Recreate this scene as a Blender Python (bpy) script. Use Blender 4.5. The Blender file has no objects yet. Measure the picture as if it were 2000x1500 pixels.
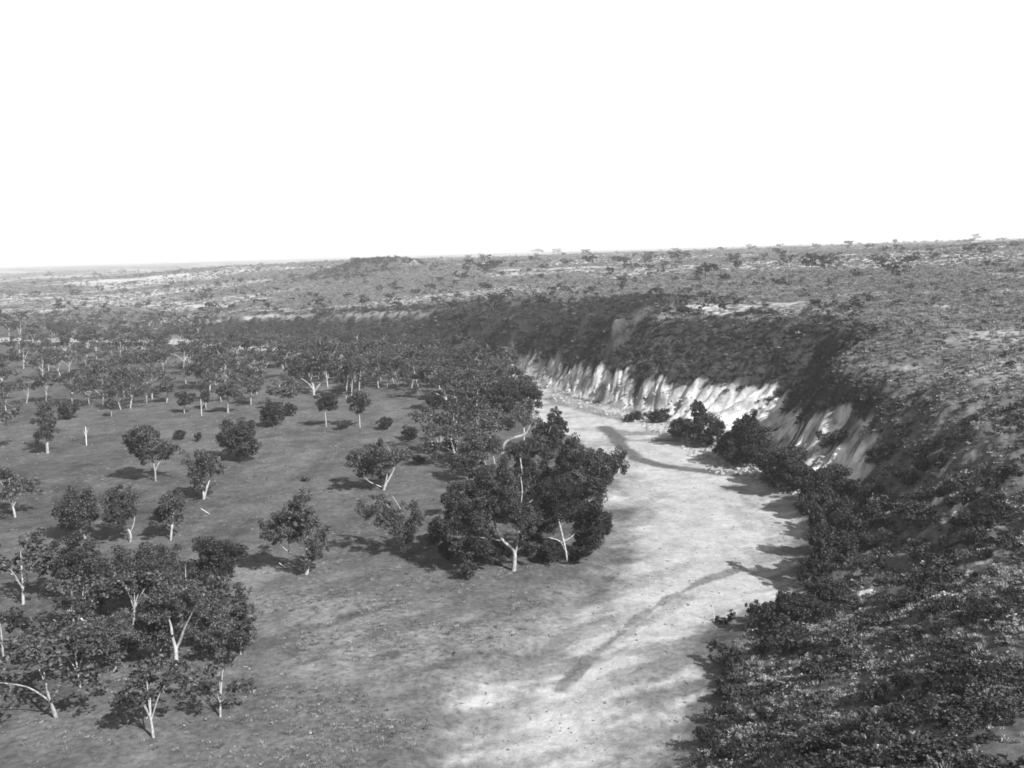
import bpy, math, random
import numpy as np
from mathutils import Matrix, Vector

# ------------------------------------------------------------------ camera, sky, sun, exposure
sc = bpy.context.scene
COL = sc.collection
CAM_H = 45.0
FPX = 1920.0                      # focal length in pixels of the 2000 px wide photograph
PITCH = math.radians(7.65); ROLL = math.radians(1.70)
F0 = np.array([0.0, math.cos(PITCH), -math.sin(PITCH)])
R0 = np.array([1.0, 0.0, 0.0]); U0 = np.cross(R0, F0)
RV = math.cos(ROLL) * R0 - math.sin(ROLL) * U0
UV = math.sin(ROLL) * R0 + math.cos(ROLL) * U0
CAM = np.array([0.0, 0.0, CAM_H])
cd = bpy.data.cameras.new('camera'); cam = bpy.data.objects.new('camera', cd); COL.objects.link(cam)
cd.sensor_fit = 'HORIZONTAL'; cd.sensor_width = 36.0; cd.lens = FPX / 2000.0 * 36.0
cd.clip_start = 0.5; cd.clip_end = 90000.0
M = Matrix(((RV[0], UV[0], -F0[0], 0), (RV[1], UV[1], -F0[1], 0), (RV[2], UV[2], -F0[2], CAM_H), (0, 0, 0, 1)))
cam.matrix_world = M
sc.camera = cam

SUN_EL = math.radians(38.0)
SHADOW = np.array([-0.63, 0.777]); SHADOW /= np.linalg.norm(SHADOW)     # where shadows fall on the ground
sund = np.array([-SHADOW[0] * math.cos(SUN_EL), -SHADOW[1] * math.cos(SUN_EL), math.sin(SUN_EL)])
world = bpy.data.worlds.new('World'); sc.world = world; world.use_nodes = True
wn = world.node_tree.nodes; wl = world.node_tree.links
bg = wn['Background']
sky = wn.new('ShaderNodeTexSky'); sky.sky_type = 'NISHITA'; sky.sun_disc = False
sky.sun_elevation = SUN_EL
sky.sun_rotation = math.atan2(sund[0], sund[1])
sky.air_density = 1.0; sky.dust_density = 0.0; sky.ozone_density = 1.0
sep = wn.new('ShaderNodeSeparateColor')                     # a blue sensitive black and white plate sees the sky by its blue light
wl.new(sky.outputs['Color'], sep.inputs['Color']); wl.new(sep.outputs['Blue'], bg.inputs['Color'])
bg.inputs['Strength'].default_value = 0.083
sl = bpy.data.lights.new('sun', 'SUN'); sl.energy = 5.0; sl.angle = math.radians(0.53); sl.color = (1, 1, 1)
so = bpy.data.objects.new('sun', sl); COL.objects.link(so)
so.rotation_euler = Vector(sund).to_track_quat('Z', 'Y').to_euler()
sc.view_settings.view_transform = 'Standard'; sc.view_settings.look = 'None'
sc.view_settings.gamma = 1.0; sc.view_settings.use_curve_mapping = False
sc.view_settings.exposure = 1.25
sc.cycles.max_bounces = 5; sc.cycles.diffuse_bounces = 2; sc.cycles.transparent_max_bounces = 6
sc.cycles.volume_bounces = 0
sc.cycles.filter_width = 1.7

# ------------------------------------------------------------------ helpers: rays, noise, distances
rng = np.random.default_rng(7); random.seed(7)

def ray(px, py):
    d = F0 * FPX + RV * (px - 1000.0) - UV * (py - 750.0)
    return d / np.linalg.norm(d)

def gp(px, py, z=0.0):
    """the world point seen at a place of the photograph if it lies at height z"""
    d = ray(px, py)
    t = (z - CAM_H) / d[2]
    return CAM + d * t

def _hash(ix, iy, seed):
    h = (ix.astype(np.int64) * 374761393 + iy.astype(np.int64) * 668265263 + seed * 1442695041) & 0xFFFFFFFF
    h = ((h ^ (h >> 13)) * 1274126177) & 0xFFFFFFFF
    h = h ^ (h >> 16)
    return (h & 0xFFFFFF) / float(0xFFFFFF)

def vnoise(x, y, seed=0):
    ix = np.floor(x); iy = np.floor(y)
    fx = x - ix; fy = y - iy
    ux = fx * fx * (3 - 2 * fx); uy = fy * fy * (3 - 2 * fy)
    a = _hash(ix, iy, seed); b = _hash(ix + 1, iy, seed); c = _hash(ix, iy + 1, seed); d = _hash(ix + 1, iy + 1, seed)
    return (a * (1 - ux) + b * ux) * (1 - uy) + (c * (1 - ux) + d * ux) * uy

def fbm(x, y, seed=0, octv=4):
    s = 0.0; a = 1.0; t = 0.0
    for o in range(octv):
        s = s + a * vnoise(x * 2 ** o + 13.1 * o, y * 2 ** o - 7.7 * o, seed + o * 17); t += a; a *= 0.5
    return s / t

def seg_dist(x, y, poly, closed=False):
    """distance to a polyline and the arc length of the nearest point"""
    P = np.asarray(poly, float)
    if closed: P = np.vstack([P, P[:1]])
    best = np.full(x.shape, 1e18); arc = np.zeros(x.shape); L = 0.0
    for i in range(len(P) - 1):
        ax, ay = P[i]; bx, by = P[i + 1]
        dx, dy = bx - ax, by - ay; l2 = dx * dx + dy * dy + 1e-9
        t = np.clip(((x - ax) * dx + (y - ay) * dy) / l2, 0, 1)
        d = (x - ax - t * dx) ** 2 + (y - ay - t * dy) ** 2
        m = d < best
        best = np.where(m, d, best); arc = np.where(m, L + t * math.sqrt(l2), arc)
        L += math.sqrt(l2)
    return np.sqrt(best), arc

def inside(x, y, poly):
    c = np.zeros(x.shape, bool); n = len(poly); j = n - 1
    for i in range(n):
        xi, yi = poly[i]; xj, yj = poly[j]
        if yi != yj:
            m = ((yi > y) != (yj > y)) & (x < (xj - xi) * (y - yi) / (yj - yi) + xi)
            c ^= m
        j = i
    return c

def sstep(a, b, v):
    t = np.clip((v - a) / (b - a), 0, 1); return t * t * (3 - 2 * t)

def gpoly(pts, z=0.0):
    return [tuple(gp(p[0], p[1], z)[:2]) for p in pts]

def dens(pts, n=4):
    """more points along a polyline (pixel x, pixel y, height, white, dark)"""
    out = []
    for a, b in zip(pts[:-1], pts[1:]):
        for k in range(n):
            t = k / n; out.append(tuple(a[i] * (1 - t) + b[i] * t for i in range(len(a))))
    out.append(pts[-1]); return out

# ------------------------------------------------------------------ the lie of the land
# every entry: place in the photograph, height, how bare and white, how dark (scrub, on the bluff also painted shade)
base_line = [(-300, 640, 0, 0, .6), (100, 640, 0, 0, .6), (250, 648, 0, 0, .7), (380, 655, 0, 0, .8), (500, 665, 0, .0, 1), (640, 680, 0, 0, 1), (760, 690, 0, 0, 1),
             (860, 700, 0, .2, 1), (930, 712, 0, .5, 1), (1000, 736, 0, 1, 0), (1060, 752, 0, 1, 0), (1130, 772, 0, 1, 0),
             (1210, 792, 0, 1, 0), (1290, 810, 0, 1, 0), (1340, 838, 0, 1, 0), (1400, 864, 0, 1, 0), (1440, 895, 0, .9, 0.2),
             (1500, 935, 0, .7, .5), (1560, 980, 0, .5, .8), (1585, 1020, 0, 0, 1), (1590, 1060, 0, 0, 1), (1580, 1110, 0, 0, 1),
             (1565, 1150, 0, 0, 1), (1500, 1190, 0, 0, 1), (1420, 1222, 0, 0, 1), (1408, 1300, 0, 0, 1), (1380, 1400, 0, 0, 1), (1330, 1500, 0, 0, 1),
             (1000, 1570, 0, 0, 1), (600, 1590, 0, 0, 1), (200, 1600, 0, 0, 1), (-300, 1610, 0, 0, 1)]
white_top = [(1000, 683, 7.5, .5, 1), (1100, 705, 8.5, .5, 1), (1200, 725, 9, .5, 1), (1300, 738, 9.3, .5, 1), (1400, 745, 9.5, .5, 1),
             (1500, 748, 9.5, .5, 1), (1545, 752, 10, .45, 1)]
rim = [(-300, 622, 3.5, 0, .5), (100, 622, 4, 0, .5), (300, 625, 5, 0, .5), (450, 622, 8, 0, .8), (600, 616, 11.5, 0, .8), (800, 611, 16.5, 0, .8), (1000, 614, 20.5, 0, .8),
       (1200, 618, 24, 0, .6), (1400, 615, 24.5, 0, .6), (1560, 624, 24.5, 0, .6), (1680, 640, 24.5, 0, .6), (1692, 652, 24, 0, .6),
       (1662, 683, 21, 0, .6), (1625, 712, 18.8, 0, .6), (1612, 732, 17.5, 0, .6)]
crest = [(1612, 732, 17.5, 0, .6), (1640, 738, 18, 0, .6), (1700, 752, 18, 0, .6), (1750, 785, 16.5, 0, .6), (1790, 820, 15, 0, .6)]
mid = [(620, 650, 4.5, 0, 1.3), (760, 655, 6.5, 0, 1.3), (900, 660, 9.5, 0, 1.2), (1030, 655, 13, 0, 1), (1150, 668, 15, 0, 1), (1300, 675, 16.5, 0, 1), (1430, 680, 17, 0, 1), (1540, 690, 17, 0, 1), (1600, 700, 16, 0, 1)]  # dark is scrub, with the left slope's shade put into the tone
pts = []
pts += dens(base_line, 4); pts += dens(white_top, 3); pts += dens(rim, 3); pts += dens(crest, 3)[1:]; pts += dens(mid, 2)
pts += [(1430, 836, 1.2, 1, 0), (1500, 832, 2.6, 1, 0), (1385, 800, 3.2, 1, 0), (1600, 748, 11.5, .1, 1), (1572, 768, 9, .3, 1), (1540, 790, 6, .3, 1), (1480, 850, 1.5, .4, .9),  # the gully points carry its shade as dark ground tone
        (1505, 885, 1.2, 1, 0), (1530, 905, 1.5, 1, 0), (1570, 925, 2, 1, 0), (1620, 935, 3, 1, 0), (1665, 925, 5, 1, 0), (1700, 890, 8.5, .9, 0),
        (1570, 800, 9, .8, .4), (1600, 830, 9.5, .9, .3), (1650, 830, 10, .8, .4), (1700, 822, 12, .7, .6), (1750, 840, 13, .1, 1), (1592, 765, 14, .1, 1), (1625, 782, 13.8, .25, 1), (1680, 788, 14.5, .2, 1),  # upper part of the fluted face darkened: its shade painted into the ground
        # plateau on the right
        (1800, 640, 24, 0, .15), (1900, 600, 27, 0, .1), (1900, 680, 23.0, 0, 0), (1800, 720, 20.5, 0, 0), (1740, 700, 22, 0, 0), (1750, 752, 18.8, 0, .1), (1850, 780, 19.5, 0, .2),
        (1900, 830, 18.5, 0, .6), (1980, 900, 18, 0, .7), (1850, 850, 15.5, 0, .8), (2050, 1000, 15, 0, .8), (2200, 800, 20, 0, .5), (1700, 670, 23.2, 0, .1),
        # the near hillside
        (1700, 940, 6.5, 0, .9), (1780, 1000, 7.5, 0, .9), (1780, 920, 10.5, 0, .8), (1900, 1000, 12, 0, .9), (1650, 1050, 3.8, 0, 1), (1750, 1100, 6, 0, 1), (1900, 1100, 11.5, 0, .9),
        (1650, 1180, 4, 0, .8), (1800, 1200, 9, 0, .6), (1950, 1200, 13.5, 0, .6), (1550, 1230, 2.5, 0, 1), (1700, 1350, 8, 0, .9), (1500, 1400, 4, 0, .9), (1500, 1500, 6, 0, .9),
        (1900, 1400, 15, 0, .9), (2200, 1300, 16, 0, .8), (2300, 1000, 17, 0, .8),
        # plateau and plains behind
        (1300, 570, 25, 0, .1), (1150, 590, 23.5, 0, .2), (1600, 590, 26, 0, .2), (1450, 590, 25, 0, .2), (1000, 580, 21.5, 0, .1), (850, 590, 18, 0, .1), (1300, 530, 27, 0, .2), (1600, 530, 29, 0, .1),
        (1800, 540, 30, 0, 0), (1900, 530, 32, 0, 0), (1000, 540, 24, 0, 0), (1300, 500, 31, 0, .2), (1600, 490, 35, 0, 0), (1850, 480, 38.5, 0, 0), (2100, 470, 41, 0, 0),
        (700, 560, 19, 0, 0), (700, 590, 15, 0, 0), (500, 580, 12, 0, 0), (500, 545, 20, 0, 0), (300, 590, 6, 0, .1), (300, 560, 10, 0, 0), (300, 537, 20, 0, 0),
        (100, 590, 4, 0, .2), (100, 545, 9, 0, 0), (-200, 560, 6, 0, 0), (620, 511, 37, 0, 0), (560, 516, 35, 0, 0), (500, 519, 34, 0, 0), (400, 524, 31, 0, 0), (560, 535, 24, 0, 0), (830, 520, 32.5, 0, .1), (900, 511, 33, 0, 0), (1050, 505, 33, 0, .1)]
P = np.array(pts, float)
XY = np.array([gp(p[0], p[1], p[2])[:2] for p in P]); VAL = P[:, 2:5].copy()
neg = [(1000, 1330, -4), (1000, 1460, -3), (1200, 1400, -3.5), (700, 1450, -3.5), (300, 1480, -3), (1300, 1300, -3), (800, 1200, -5), (1300, 1100, -5), (1400, 1050, -5), (1250, 950, -4), (1350, 950, -4), (1450, 1000, -4), (1120, 830, -4), (1160, 815, -3), (1040, 775, -2.5), (1300, 850, -2.5), (1480, 1120, -3), (1420, 1160, -3),
       (800, 800, -6), (500, 800, -8), (200, 800, -8), (500, 1000, -8), (200, 1000, -8), (200, 1200, -7), (600, 1300, -4), (300, 1350, -4), (900, 745, -3), (600, 710, -4), (300, 690, -4), (100, 700, -4), (-300, 800, -6),
       (-400, 1100, -6), (950, 1000, -7), (700, 1100, -7), (1150, 1200, -5), (1000, 900, -6), (800, 730, -3.5), (450, 690, -3.5)]
XY = np.vstack([XY, [gp(a, b)[:2] for a, b, _ in neg]]); VAL = np.vstack([VAL, [(z, .5 if False else 0, 0) for _, _, z in neg]])
extra = []
for az in range(-180, 180, 15):
    a = math.radians(az); s, c = math.sin(a), math.cos(a); front = max(0, c)
    right = 0.5 + 0.5 * s
    extra.append((2 * s, 2 * c, 43.3, 0, .8)); extra.append((8 * s, 8 * c, 38.5 + 4 * (1 - front), 0, .8))
    if abs(az) <= 60:
        extra.append((20 * s, 20 * c, 29 + 2 * right, 0, .9)); extra.append((42 * s, 42 * c, 17 + 5 * right, 0, 1))
    if abs(az) > 75:
        for r, z in ((40, 31), (150, 20), (700, 24)): extra.append((r * s, r * c, z - (0 if abs(az) > 100 else 9 * (1 - right)), 0, .6))
    zf = 12 + 26 * sstep(-0.45, 0.5, np.array(s)) if c > 0 else 40
    extra.append((3500 * s, 3500 * c, float(zf), 0, 0)); extra.append((9000 * s, 9000 * c, 31, 0, .2)); extra.append((32000 * s, 32000 * c, 30, 0, .2))
E = np.array(extra); XY = np.vstack([XY, E[:, :2]]); VAL = np.vstack([VAL, E[:, 2:5]])
_, keep = np.unique(np.round(XY / 0.6).astype(int), axis=0, return_index=True)
XY = XY[keep]; VAL = VAL[keep]
n = len(XY)
D = np.sqrt(((XY[:, None] - XY[None]) ** 2).sum(-1))
A = np.zeros((n + 1, n + 1)); A[:n, :n] = D - np.eye(n) * 0.15; A[:n, n] = 1; A[n, :n] = 1
COEF = np.linalg.solve(A, np.vstack([VAL, np.zeros((1, 3))]))

river_px = [(1000, 738), (1060, 752), (1130, 773), (1210, 793), (1290, 812), (1340, 842), (1400, 872), (1440, 902), (1500, 942), (1562, 985), (1588, 1020), (1592, 1060),
            (1582, 1110), (1566, 1152), (1502, 1195), (1422, 1226), (1410, 1300), (1384, 1400), (1340, 1500), (1300, 1560), (820, 1570), (830, 1450), (900, 1340), (985, 1262), (1060, 1205), (1120, 1140),
            (1165, 1090), (1178, 1030), (1170, 980), (1190, 935), (1175, 890), (1120, 850), (1075, 835), (1040, 800), (1020, 768), (960, 745), (900, 722), (760, 705), (640, 694), (500, 683), (380, 672),
            (170, 667), (-200, 668), (-200, 659), (170, 659), (380, 661), (500, 670), (640, 684), (760, 694), (860, 704), (930, 716)]
RIVER = gpoly(river_px)
BASE = [tuple(gp(p[0], p[1])[:2]) for p in base_line]
WTOP = [tuple(gp(p[0], p[1], p[2])[:2]) for p in white_top]
HILL_C = gp(722, 530, 27)[:2]; HILL_C = HILL_C / np.linalg.norm(HILL_C) * 1200

def land(x, y):
    """height and the masks hill, white, dark, river of any points"""
    out = np.empty((x.size, 3)); xf = x.ravel(); yf = y.ravel()
    for i in range(0, xf.size, 20000):
        s = slice(i, i + 20000)
        d = np.sqrt((xf[s, None] - XY[None, :, 0]) ** 2 + (yf[s, None] - XY[None, :, 1]) ** 2)
        out[s] = d @ COEF[:n] + COEF[n]
    z0 = out[:, 0].reshape(x.shape); wh = out[:, 1].reshape(x.shape); dk = out[:, 2].reshape(x.shape)
    r = np.hypot(x, y)
    near = (r < 900)
    dr, _ = seg_dist(x, y, RIVER, True); ins = inside(x, y, RIVER)
    sdr = np.where(ins, dr, -dr)                                # positive inside the river bed
    db, arc = seg_dist(x, y, BASE)
    rise = sstep(0.0, 4.0, z0)
    # gullies run down the faces; rills are finer
    warp = 3.0 * fbm(x / 9.0, y / 9.0, 5, 3)
    g1 = np.abs(2 * vnoise((arc + warp * 2 + z0 * 0.55) / 8.0, z0 * 0.04, 11) - 1)
    g2 = np.abs(2 * vnoise((arc + warp + z0 * 0.4) / 2.6, z0 * 0.09, 23) - 1)
    face = sstep(0.2, 3.0, z0) * (1 - sstep(19.0, 24.0, z0 + (r > 320) * 8)) * near * sstep(95, 120, r)
    low = np.exp(-((z0 - 6.0) / 5.0) ** 2)
    face = face * np.clip(1 - (db - 34) / 25, 0, 1)
    face = face * (0.85 + 0.15 * sstep(205, 235, y))
    z = z0 + face * ((g1 - 0.55) * 1.5 * (0.4 + 1.2 * vnoise(arc / 19.0, arc * 0, 17)) + (g2 - 0.5) * 1.4 * (0.5 + low) + (np.abs(2 * vnoise((arc + warp * .5 + z0 * 0.5) / 1.15, z0 * 0.12, 29) - 1) - .5) * 0.8 + (fbm(x / 2.0, y / 2.0, 40, 4) - 0.5) * 2.2)
    amp = sstep(90, 400, r)
    z = z + rise * (fbm(x / 26.0, y / 26.0, 3, 4) - 0.5) * (2.6 - 1.3 * sstep(200, 260, r) * (1 - sstep(600, 900, r)) + 1.0 * sstep(700, 1000, r)) + rise * (fbm(x / 5.0, y / 5.0, 8, 2) - 0.5) * 0.7
    far = sstep(500, 1400, r)
    z = z + far * (fbm(x / 210.0, y / 260.0, 61, 4) - 0.5) * 7.5 * (1 - sstep(3000, 9000, r) * 0.4)
    # the small flat-topped hill out on the plain
    hx, hy = x - HILL_C[0], y - HILL_C[1]
    hr = np.hypot(hx * (1 + 0.25 * (hx > 0) * -1), hy) + 14 * (fbm(x / 30.0, y / 30.0, 77, 3) - 0.5)
    z = z + 14.0 * (1 - sstep(14, 70, hr)) + (fbm(x / 7.0, y / 7.0, 78, 3) - .5) * 5 * (hr < 75) + 3.0 * (1 - sstep(2, 7, np.hypot(hx + 18, hy)))
    flat = 0.35 * (fbm(x / 30.0, y / 30.0, 31, 3) - 0.5) + 0.10 * (fbm(x / 3.0, y / 3.0, 33, 2) - 0.5) - 1.1 * sstep(-3.0, 3.0, sdr + 2.0 * (fbm(x / 8.0, y / 8.0, 37, 3) - 0.5))
    zz = np.maximum(flat, z - 0.6)
    hill = sstep(-0.05, 0.25, z - 0.6 - flat)
    return zz, hill, wh, dk, sdr, z0, arc, db

# ------------------------------------------------------------------ terrain sheet on a polar grid round the camera
th = np.concatenate([np.radians(np.linspace(-179.5, -40, 40)[:-1]), np.radians(np.linspace(-40, -31, 30)[:-1]), np.radians(np.linspace(-31, 31, 790)),
                     np.radians(np.linspace(31, 40, 30)[1:]), np.radians(np.linspace(40, 179.5, 40)[1:])])
rr = [0.5, 1.5, 3, 5, 8, 12]
while rr[-1] < 33000:
    r = rr[-1]
    rr.append(r + (1.6 if r < 60 else 1.0 if r < 100 else 0.62 if r < 330 else r * 0.011 if r < 3000 else r * 0.04))
rr = np.array(rr); NR, NT = len(rr), len(th)
Rg, Tg = np.meshgrid(rr, th, indexing='ij')
GX = Rg * np.sin(Tg); GY = Rg * np.cos(Tg)
GZ, HILL, WH, DK, SDR, Z0, ARC, DB = land(GX, GY)

def height(x, y):
    """terrain height under one point, from the sheet itself"""
    r = math.hypot(x, y); a = math.atan2(x, y)
    i = min(max(np.searchsorted(rr, r) - 1, 0), NR - 2); j = min(max(np.searchsorted(th, a) - 1, 0), NT - 2)
    u = min(max((r - rr[i]) / (rr[i + 1] - rr[i]), 0), 1); v = min(max((a - th[j]) / (th[j + 1] - th[j]), 0), 1)
    return float((GZ[i, j] * (1 - u) + GZ[i + 1, j] * u) * (1 - v) + (GZ[i, j + 1] * (1 - u) + GZ[i + 1, j + 1] * u) * v)

def heights(x, y):
    r = np.hypot(x, y); a = np.arctan2(x, y)
    i = np.clip(np.searchsorted(rr, r) - 1, 0, NR - 2); j = np.clip(np.searchsorted(th, a) - 1, 0, NT - 2)
    u = np.clip((r - rr[i]) / (rr[i + 1] - rr[i]), 0, 1); v = np.clip((a - th[j]) / (th[j + 1] - th[j]), 0, 1)
    return (GZ[i, j] * (1 - u) + GZ[i + 1, j] * u) * (1 - v) + (GZ[i, j + 1] * (1 - u) + GZ[i + 1, j + 1] * u) * v

def sample(G, x, y):
    r = np.hypot(x, y); a = np.arctan2(x, y)
    i = np.clip(np.searchsorted(rr, r), 0, NR - 1); j = np.clip(np.searchsorted(th, a), 0, NT - 1)
    return G[i, j]

def hit(px, py):
    """where the sight line through a place of the photograph meets the land"""
    d = ray(px, py); hl = math.hypot(d[0], d[1]); prev = 20.0
    t = 20.0
    while t < 6000:
        p = CAM + d * t / hl
        if p[2] < height(p[0], p[1]):
            lo, hi = prev, t
            for _ in range(12):
                m = (lo + hi) / 2; p = CAM + d * m / hl
                if p[2] < height(p[0], p[1]): hi = m
                else: lo = m
            p = CAM + d * hi / hl
            return np.array([p[0], p[1], height(p[0], p[1])])
        prev = t; t += max(0.5, t * 0.006)
    p = CAM + d * 2000 / hl
    return np.array([p[0], p[1], height(p[0], p[1])])

# surface tone of the ground (earth, sand, clay and grass, with some shade of the bluff painted in)
def pxl(pts, z=0.0): return [tuple(gp(a, b, z)[:2]) for a, b in pts]
n_big = fbm(GX / 38.0, GY / 38.0, 101, 4); n_mid = fbm(GX / 7.0, GY / 7.0, 102, 4); n_fine = fbm(GX / 1.6, GY / 1.6, 103, 3)
flat_alb = 0.074 * (0.90 + 0.6 * (n_big - 0.5) + 0.7 * (n_mid - 0.5) + 0.6 * (n_fine - 0.5))
wash = pxl([(430, 1170), (560, 1110), (760, 1120), (900, 1150), (1130, 1140), (1200, 1200), (1000, 1420), (600, 1420), (380, 1330)])
dw, _ = seg_dist(GX, GY, wash, True); dw = np.where(inside(GX, GY, wash), dw, -dw)
wm = sstep(-4, 16, dw + 9 * (n_mid - 0.5)) * sstep(0.40, 0.62, fbm((GX * .8 + GY * .6) / 7.0, (GY * .8 - GX * .6) / 2.0, 111, 5) + 0.10 * sstep(0, 25, dw))
flat_alb = flat_alb * (1 - wm) + wm * 0.125 * (0.55 + 0.9 * fbm(GX / 1.3, GY / 1.3, 112, 3))
wp = pxl([(440, 1120), (500, 1110), (545, 1120), (520, 1160), (450, 1170)])
dp, _ = seg_dist(GX, GY, wp, True); dp = np.where(inside(GX, GY, wp), dp, -dp)
flat_alb = flat_alb + 0.07 * sstep(-3, 3, dp + 5 * (n_mid - .5))
for track, w_ in (([(480, 860), (540, 850), (600, 840), (700, 850), (760, 845)], 1.0), ([(430, 990), (520, 960), (600, 925), (690, 905)], .7)):
    dt, _ = seg_dist(GX, GY, pxl(track)); flat_alb = flat_alb * (1 - 0.22 * np.exp(-(dt / w_) ** 2))
sand = 0.275 * (0.92 + 0.10 * (n_big - 0.5) + 0.14 * (n_mid - 0.5) + 0.22 * (n_fine - 0.5))
fd = gp(1150, 1165)[:2] - gp(900, 1225)[:2]; fd = fd / np.hypot(*fd)
FU = GX * fd[0] + GY * fd[1]; FV = -GX * fd[1] + GY * fd[0]
rip = fbm(GX / 2.0, GY / 16.0, 105, 5)
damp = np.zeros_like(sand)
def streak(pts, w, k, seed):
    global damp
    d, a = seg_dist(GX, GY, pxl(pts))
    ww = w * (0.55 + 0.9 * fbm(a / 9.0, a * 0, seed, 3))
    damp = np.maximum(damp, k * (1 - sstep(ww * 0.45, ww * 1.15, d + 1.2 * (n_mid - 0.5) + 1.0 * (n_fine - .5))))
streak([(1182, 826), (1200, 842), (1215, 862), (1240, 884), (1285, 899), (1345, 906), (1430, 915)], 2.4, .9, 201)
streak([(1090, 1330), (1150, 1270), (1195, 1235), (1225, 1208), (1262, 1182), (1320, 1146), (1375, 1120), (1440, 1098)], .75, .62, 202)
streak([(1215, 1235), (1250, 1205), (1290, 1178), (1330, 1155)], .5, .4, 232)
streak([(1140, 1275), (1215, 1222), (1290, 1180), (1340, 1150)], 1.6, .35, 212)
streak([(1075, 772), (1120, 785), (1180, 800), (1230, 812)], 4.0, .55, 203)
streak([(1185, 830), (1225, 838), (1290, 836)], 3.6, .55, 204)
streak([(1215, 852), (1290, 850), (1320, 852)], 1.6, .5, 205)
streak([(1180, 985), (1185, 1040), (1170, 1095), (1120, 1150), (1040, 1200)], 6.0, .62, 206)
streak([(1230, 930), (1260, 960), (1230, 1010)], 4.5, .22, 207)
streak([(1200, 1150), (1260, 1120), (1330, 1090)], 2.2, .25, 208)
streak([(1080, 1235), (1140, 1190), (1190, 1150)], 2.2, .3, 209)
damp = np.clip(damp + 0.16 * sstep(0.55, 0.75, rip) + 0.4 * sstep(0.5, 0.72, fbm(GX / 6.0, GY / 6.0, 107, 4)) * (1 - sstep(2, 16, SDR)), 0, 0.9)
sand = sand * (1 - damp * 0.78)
rmask = sstep(-1.2, 2.6, SDR + 5.0 * (n_mid - 0.5) + 1.5 * (n_fine - 0.5))
soft_l = np.clip(1 - (SDR - 1) / (9 + 12 * sstep(125, 100, GY) * (GX < 24)), 0, 1) * sstep(0, 1, (gp(1190, 1000)[1] + 4 - GY) / 25.0)   # the near left bank grades into the flat
rmask = rmask * (1 - soft_l * sstep(0.42, 0.62, fbm(FU / 9.0, FV / 2.2, 109, 5) + .25 * (soft_l - .5)) * 0.92)
ground = flat_alb * (1 - rmask) + sand * rmask
# the hill: white clay faces, slopes dark with scrub and painted shade, mottled top
Rr = np.hypot(GX, GY); BARE = np.zeros_like(GX)
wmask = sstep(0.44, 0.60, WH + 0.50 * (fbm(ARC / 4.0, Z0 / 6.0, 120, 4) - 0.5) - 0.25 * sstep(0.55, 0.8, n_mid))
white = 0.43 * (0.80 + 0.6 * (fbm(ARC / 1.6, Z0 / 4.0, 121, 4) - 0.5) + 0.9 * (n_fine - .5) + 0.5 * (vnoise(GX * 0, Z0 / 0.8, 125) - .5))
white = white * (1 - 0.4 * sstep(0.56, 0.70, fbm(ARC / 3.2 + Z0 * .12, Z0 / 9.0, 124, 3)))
dmask = sstep(0.35, 0.75, DK + 0.7 * (n_mid - 0.5))
top = 0.092 * (0.85 + 0.9 * (n_fine - 0.5) + 1.2 * (n_mid - .5))
pale = sstep(0.56, 0.72, fbm(GX / 17.0, GY / 34.0, 130, 4)) * (0.5 + 0.5 * sstep(.4, .7, n_mid))
top = top * (1 - pale) + pale * 0.21
pfar = fbm(GX / 120.0, GY / 150.0, 131, 5)
far = sstep(380, 700, Rr)
top = top * (1 - far) + far * (0.085 + 0.16 * sstep(0.50, 0.62, pfar) + 0.05 * (n_mid - .5))
dark = (0.024 + 0.050 * (1 - sstep(170, 200, Rr))) * (0.5 + 1.1 * n_fine)
hill = top * (1 - dmask) + dark * dmask
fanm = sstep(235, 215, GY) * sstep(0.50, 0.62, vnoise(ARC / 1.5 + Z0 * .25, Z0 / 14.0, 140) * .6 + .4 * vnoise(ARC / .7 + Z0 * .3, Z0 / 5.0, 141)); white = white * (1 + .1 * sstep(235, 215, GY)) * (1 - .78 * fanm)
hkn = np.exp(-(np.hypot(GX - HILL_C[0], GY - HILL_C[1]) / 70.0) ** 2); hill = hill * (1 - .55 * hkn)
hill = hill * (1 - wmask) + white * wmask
for line, z_, w_, k_ in (([(1785, 910), (1800, 898), (1815, 890), (1838, 878)], 0, .55, .26), ([(1815, 935), (1840, 922), (1865, 912)], 0, .45, .18), ([(1868, 988), (1890, 972), (1925, 948)], 0, .7, .30),
                         ([(1685, 1165), (1715, 1158), (1750, 1150)], 0, 1.0, .30), ([(1830, 1130), (1880, 1110), (1935, 1085)], 0, 1.2, .18), ([(1380, 600), (1420, 608), (1470, 598)], 0, 5, .25), ([(1500, 592), (1540, 596), (1580, 590)], 0, 5, .15),
                         ([(400, 626), (500, 620), (600, 618)], 0, 5, .16), ([(330, 600), (380, 596), (440, 598)], 0, 8, .18), ([(650, 616), (760, 612), (840, 610)], 0, 6, .14), ([(1000, 527), (1080, 524), (1180, 521)], 0, 14, .2), ([(80, 575), (180, 570), (260, 562)], 0, 22, .16), ([(150, 552), (260, 546), (330, 538)], 0, 40, .08)):
    dt, _ = seg_dist(GX, GY, [tuple(hit(a_, b_)[:2]) for a_, b_ in line]); dt = dt + w_ * (n_mid - .5) * 1.5; track_m = np.exp(-(np.maximum(dt, 0) / w_) ** 2); hill = hill + k_ * track_m * sstep(0.3, 0.6, n_fine); BARE = np.maximum(BARE, track_m)
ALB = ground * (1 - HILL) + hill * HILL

verts = np.stack([GX, GY, GZ], -1).reshape(-1, 3)
ii, jj = np.meshgrid(np.arange(NR - 1), np.arange(NT - 1), indexing='ij')
a = (ii * NT + jj).ravel()
quads = np.stack([a, a + 1, a + NT + 1, a + NT], 1)
seam = np.arange(NR - 1) * NT
quads = np.vstack([quads, np.stack([seam + NT - 1, seam, seam + NT, seam + 2 * NT - 1], 1)])

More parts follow.
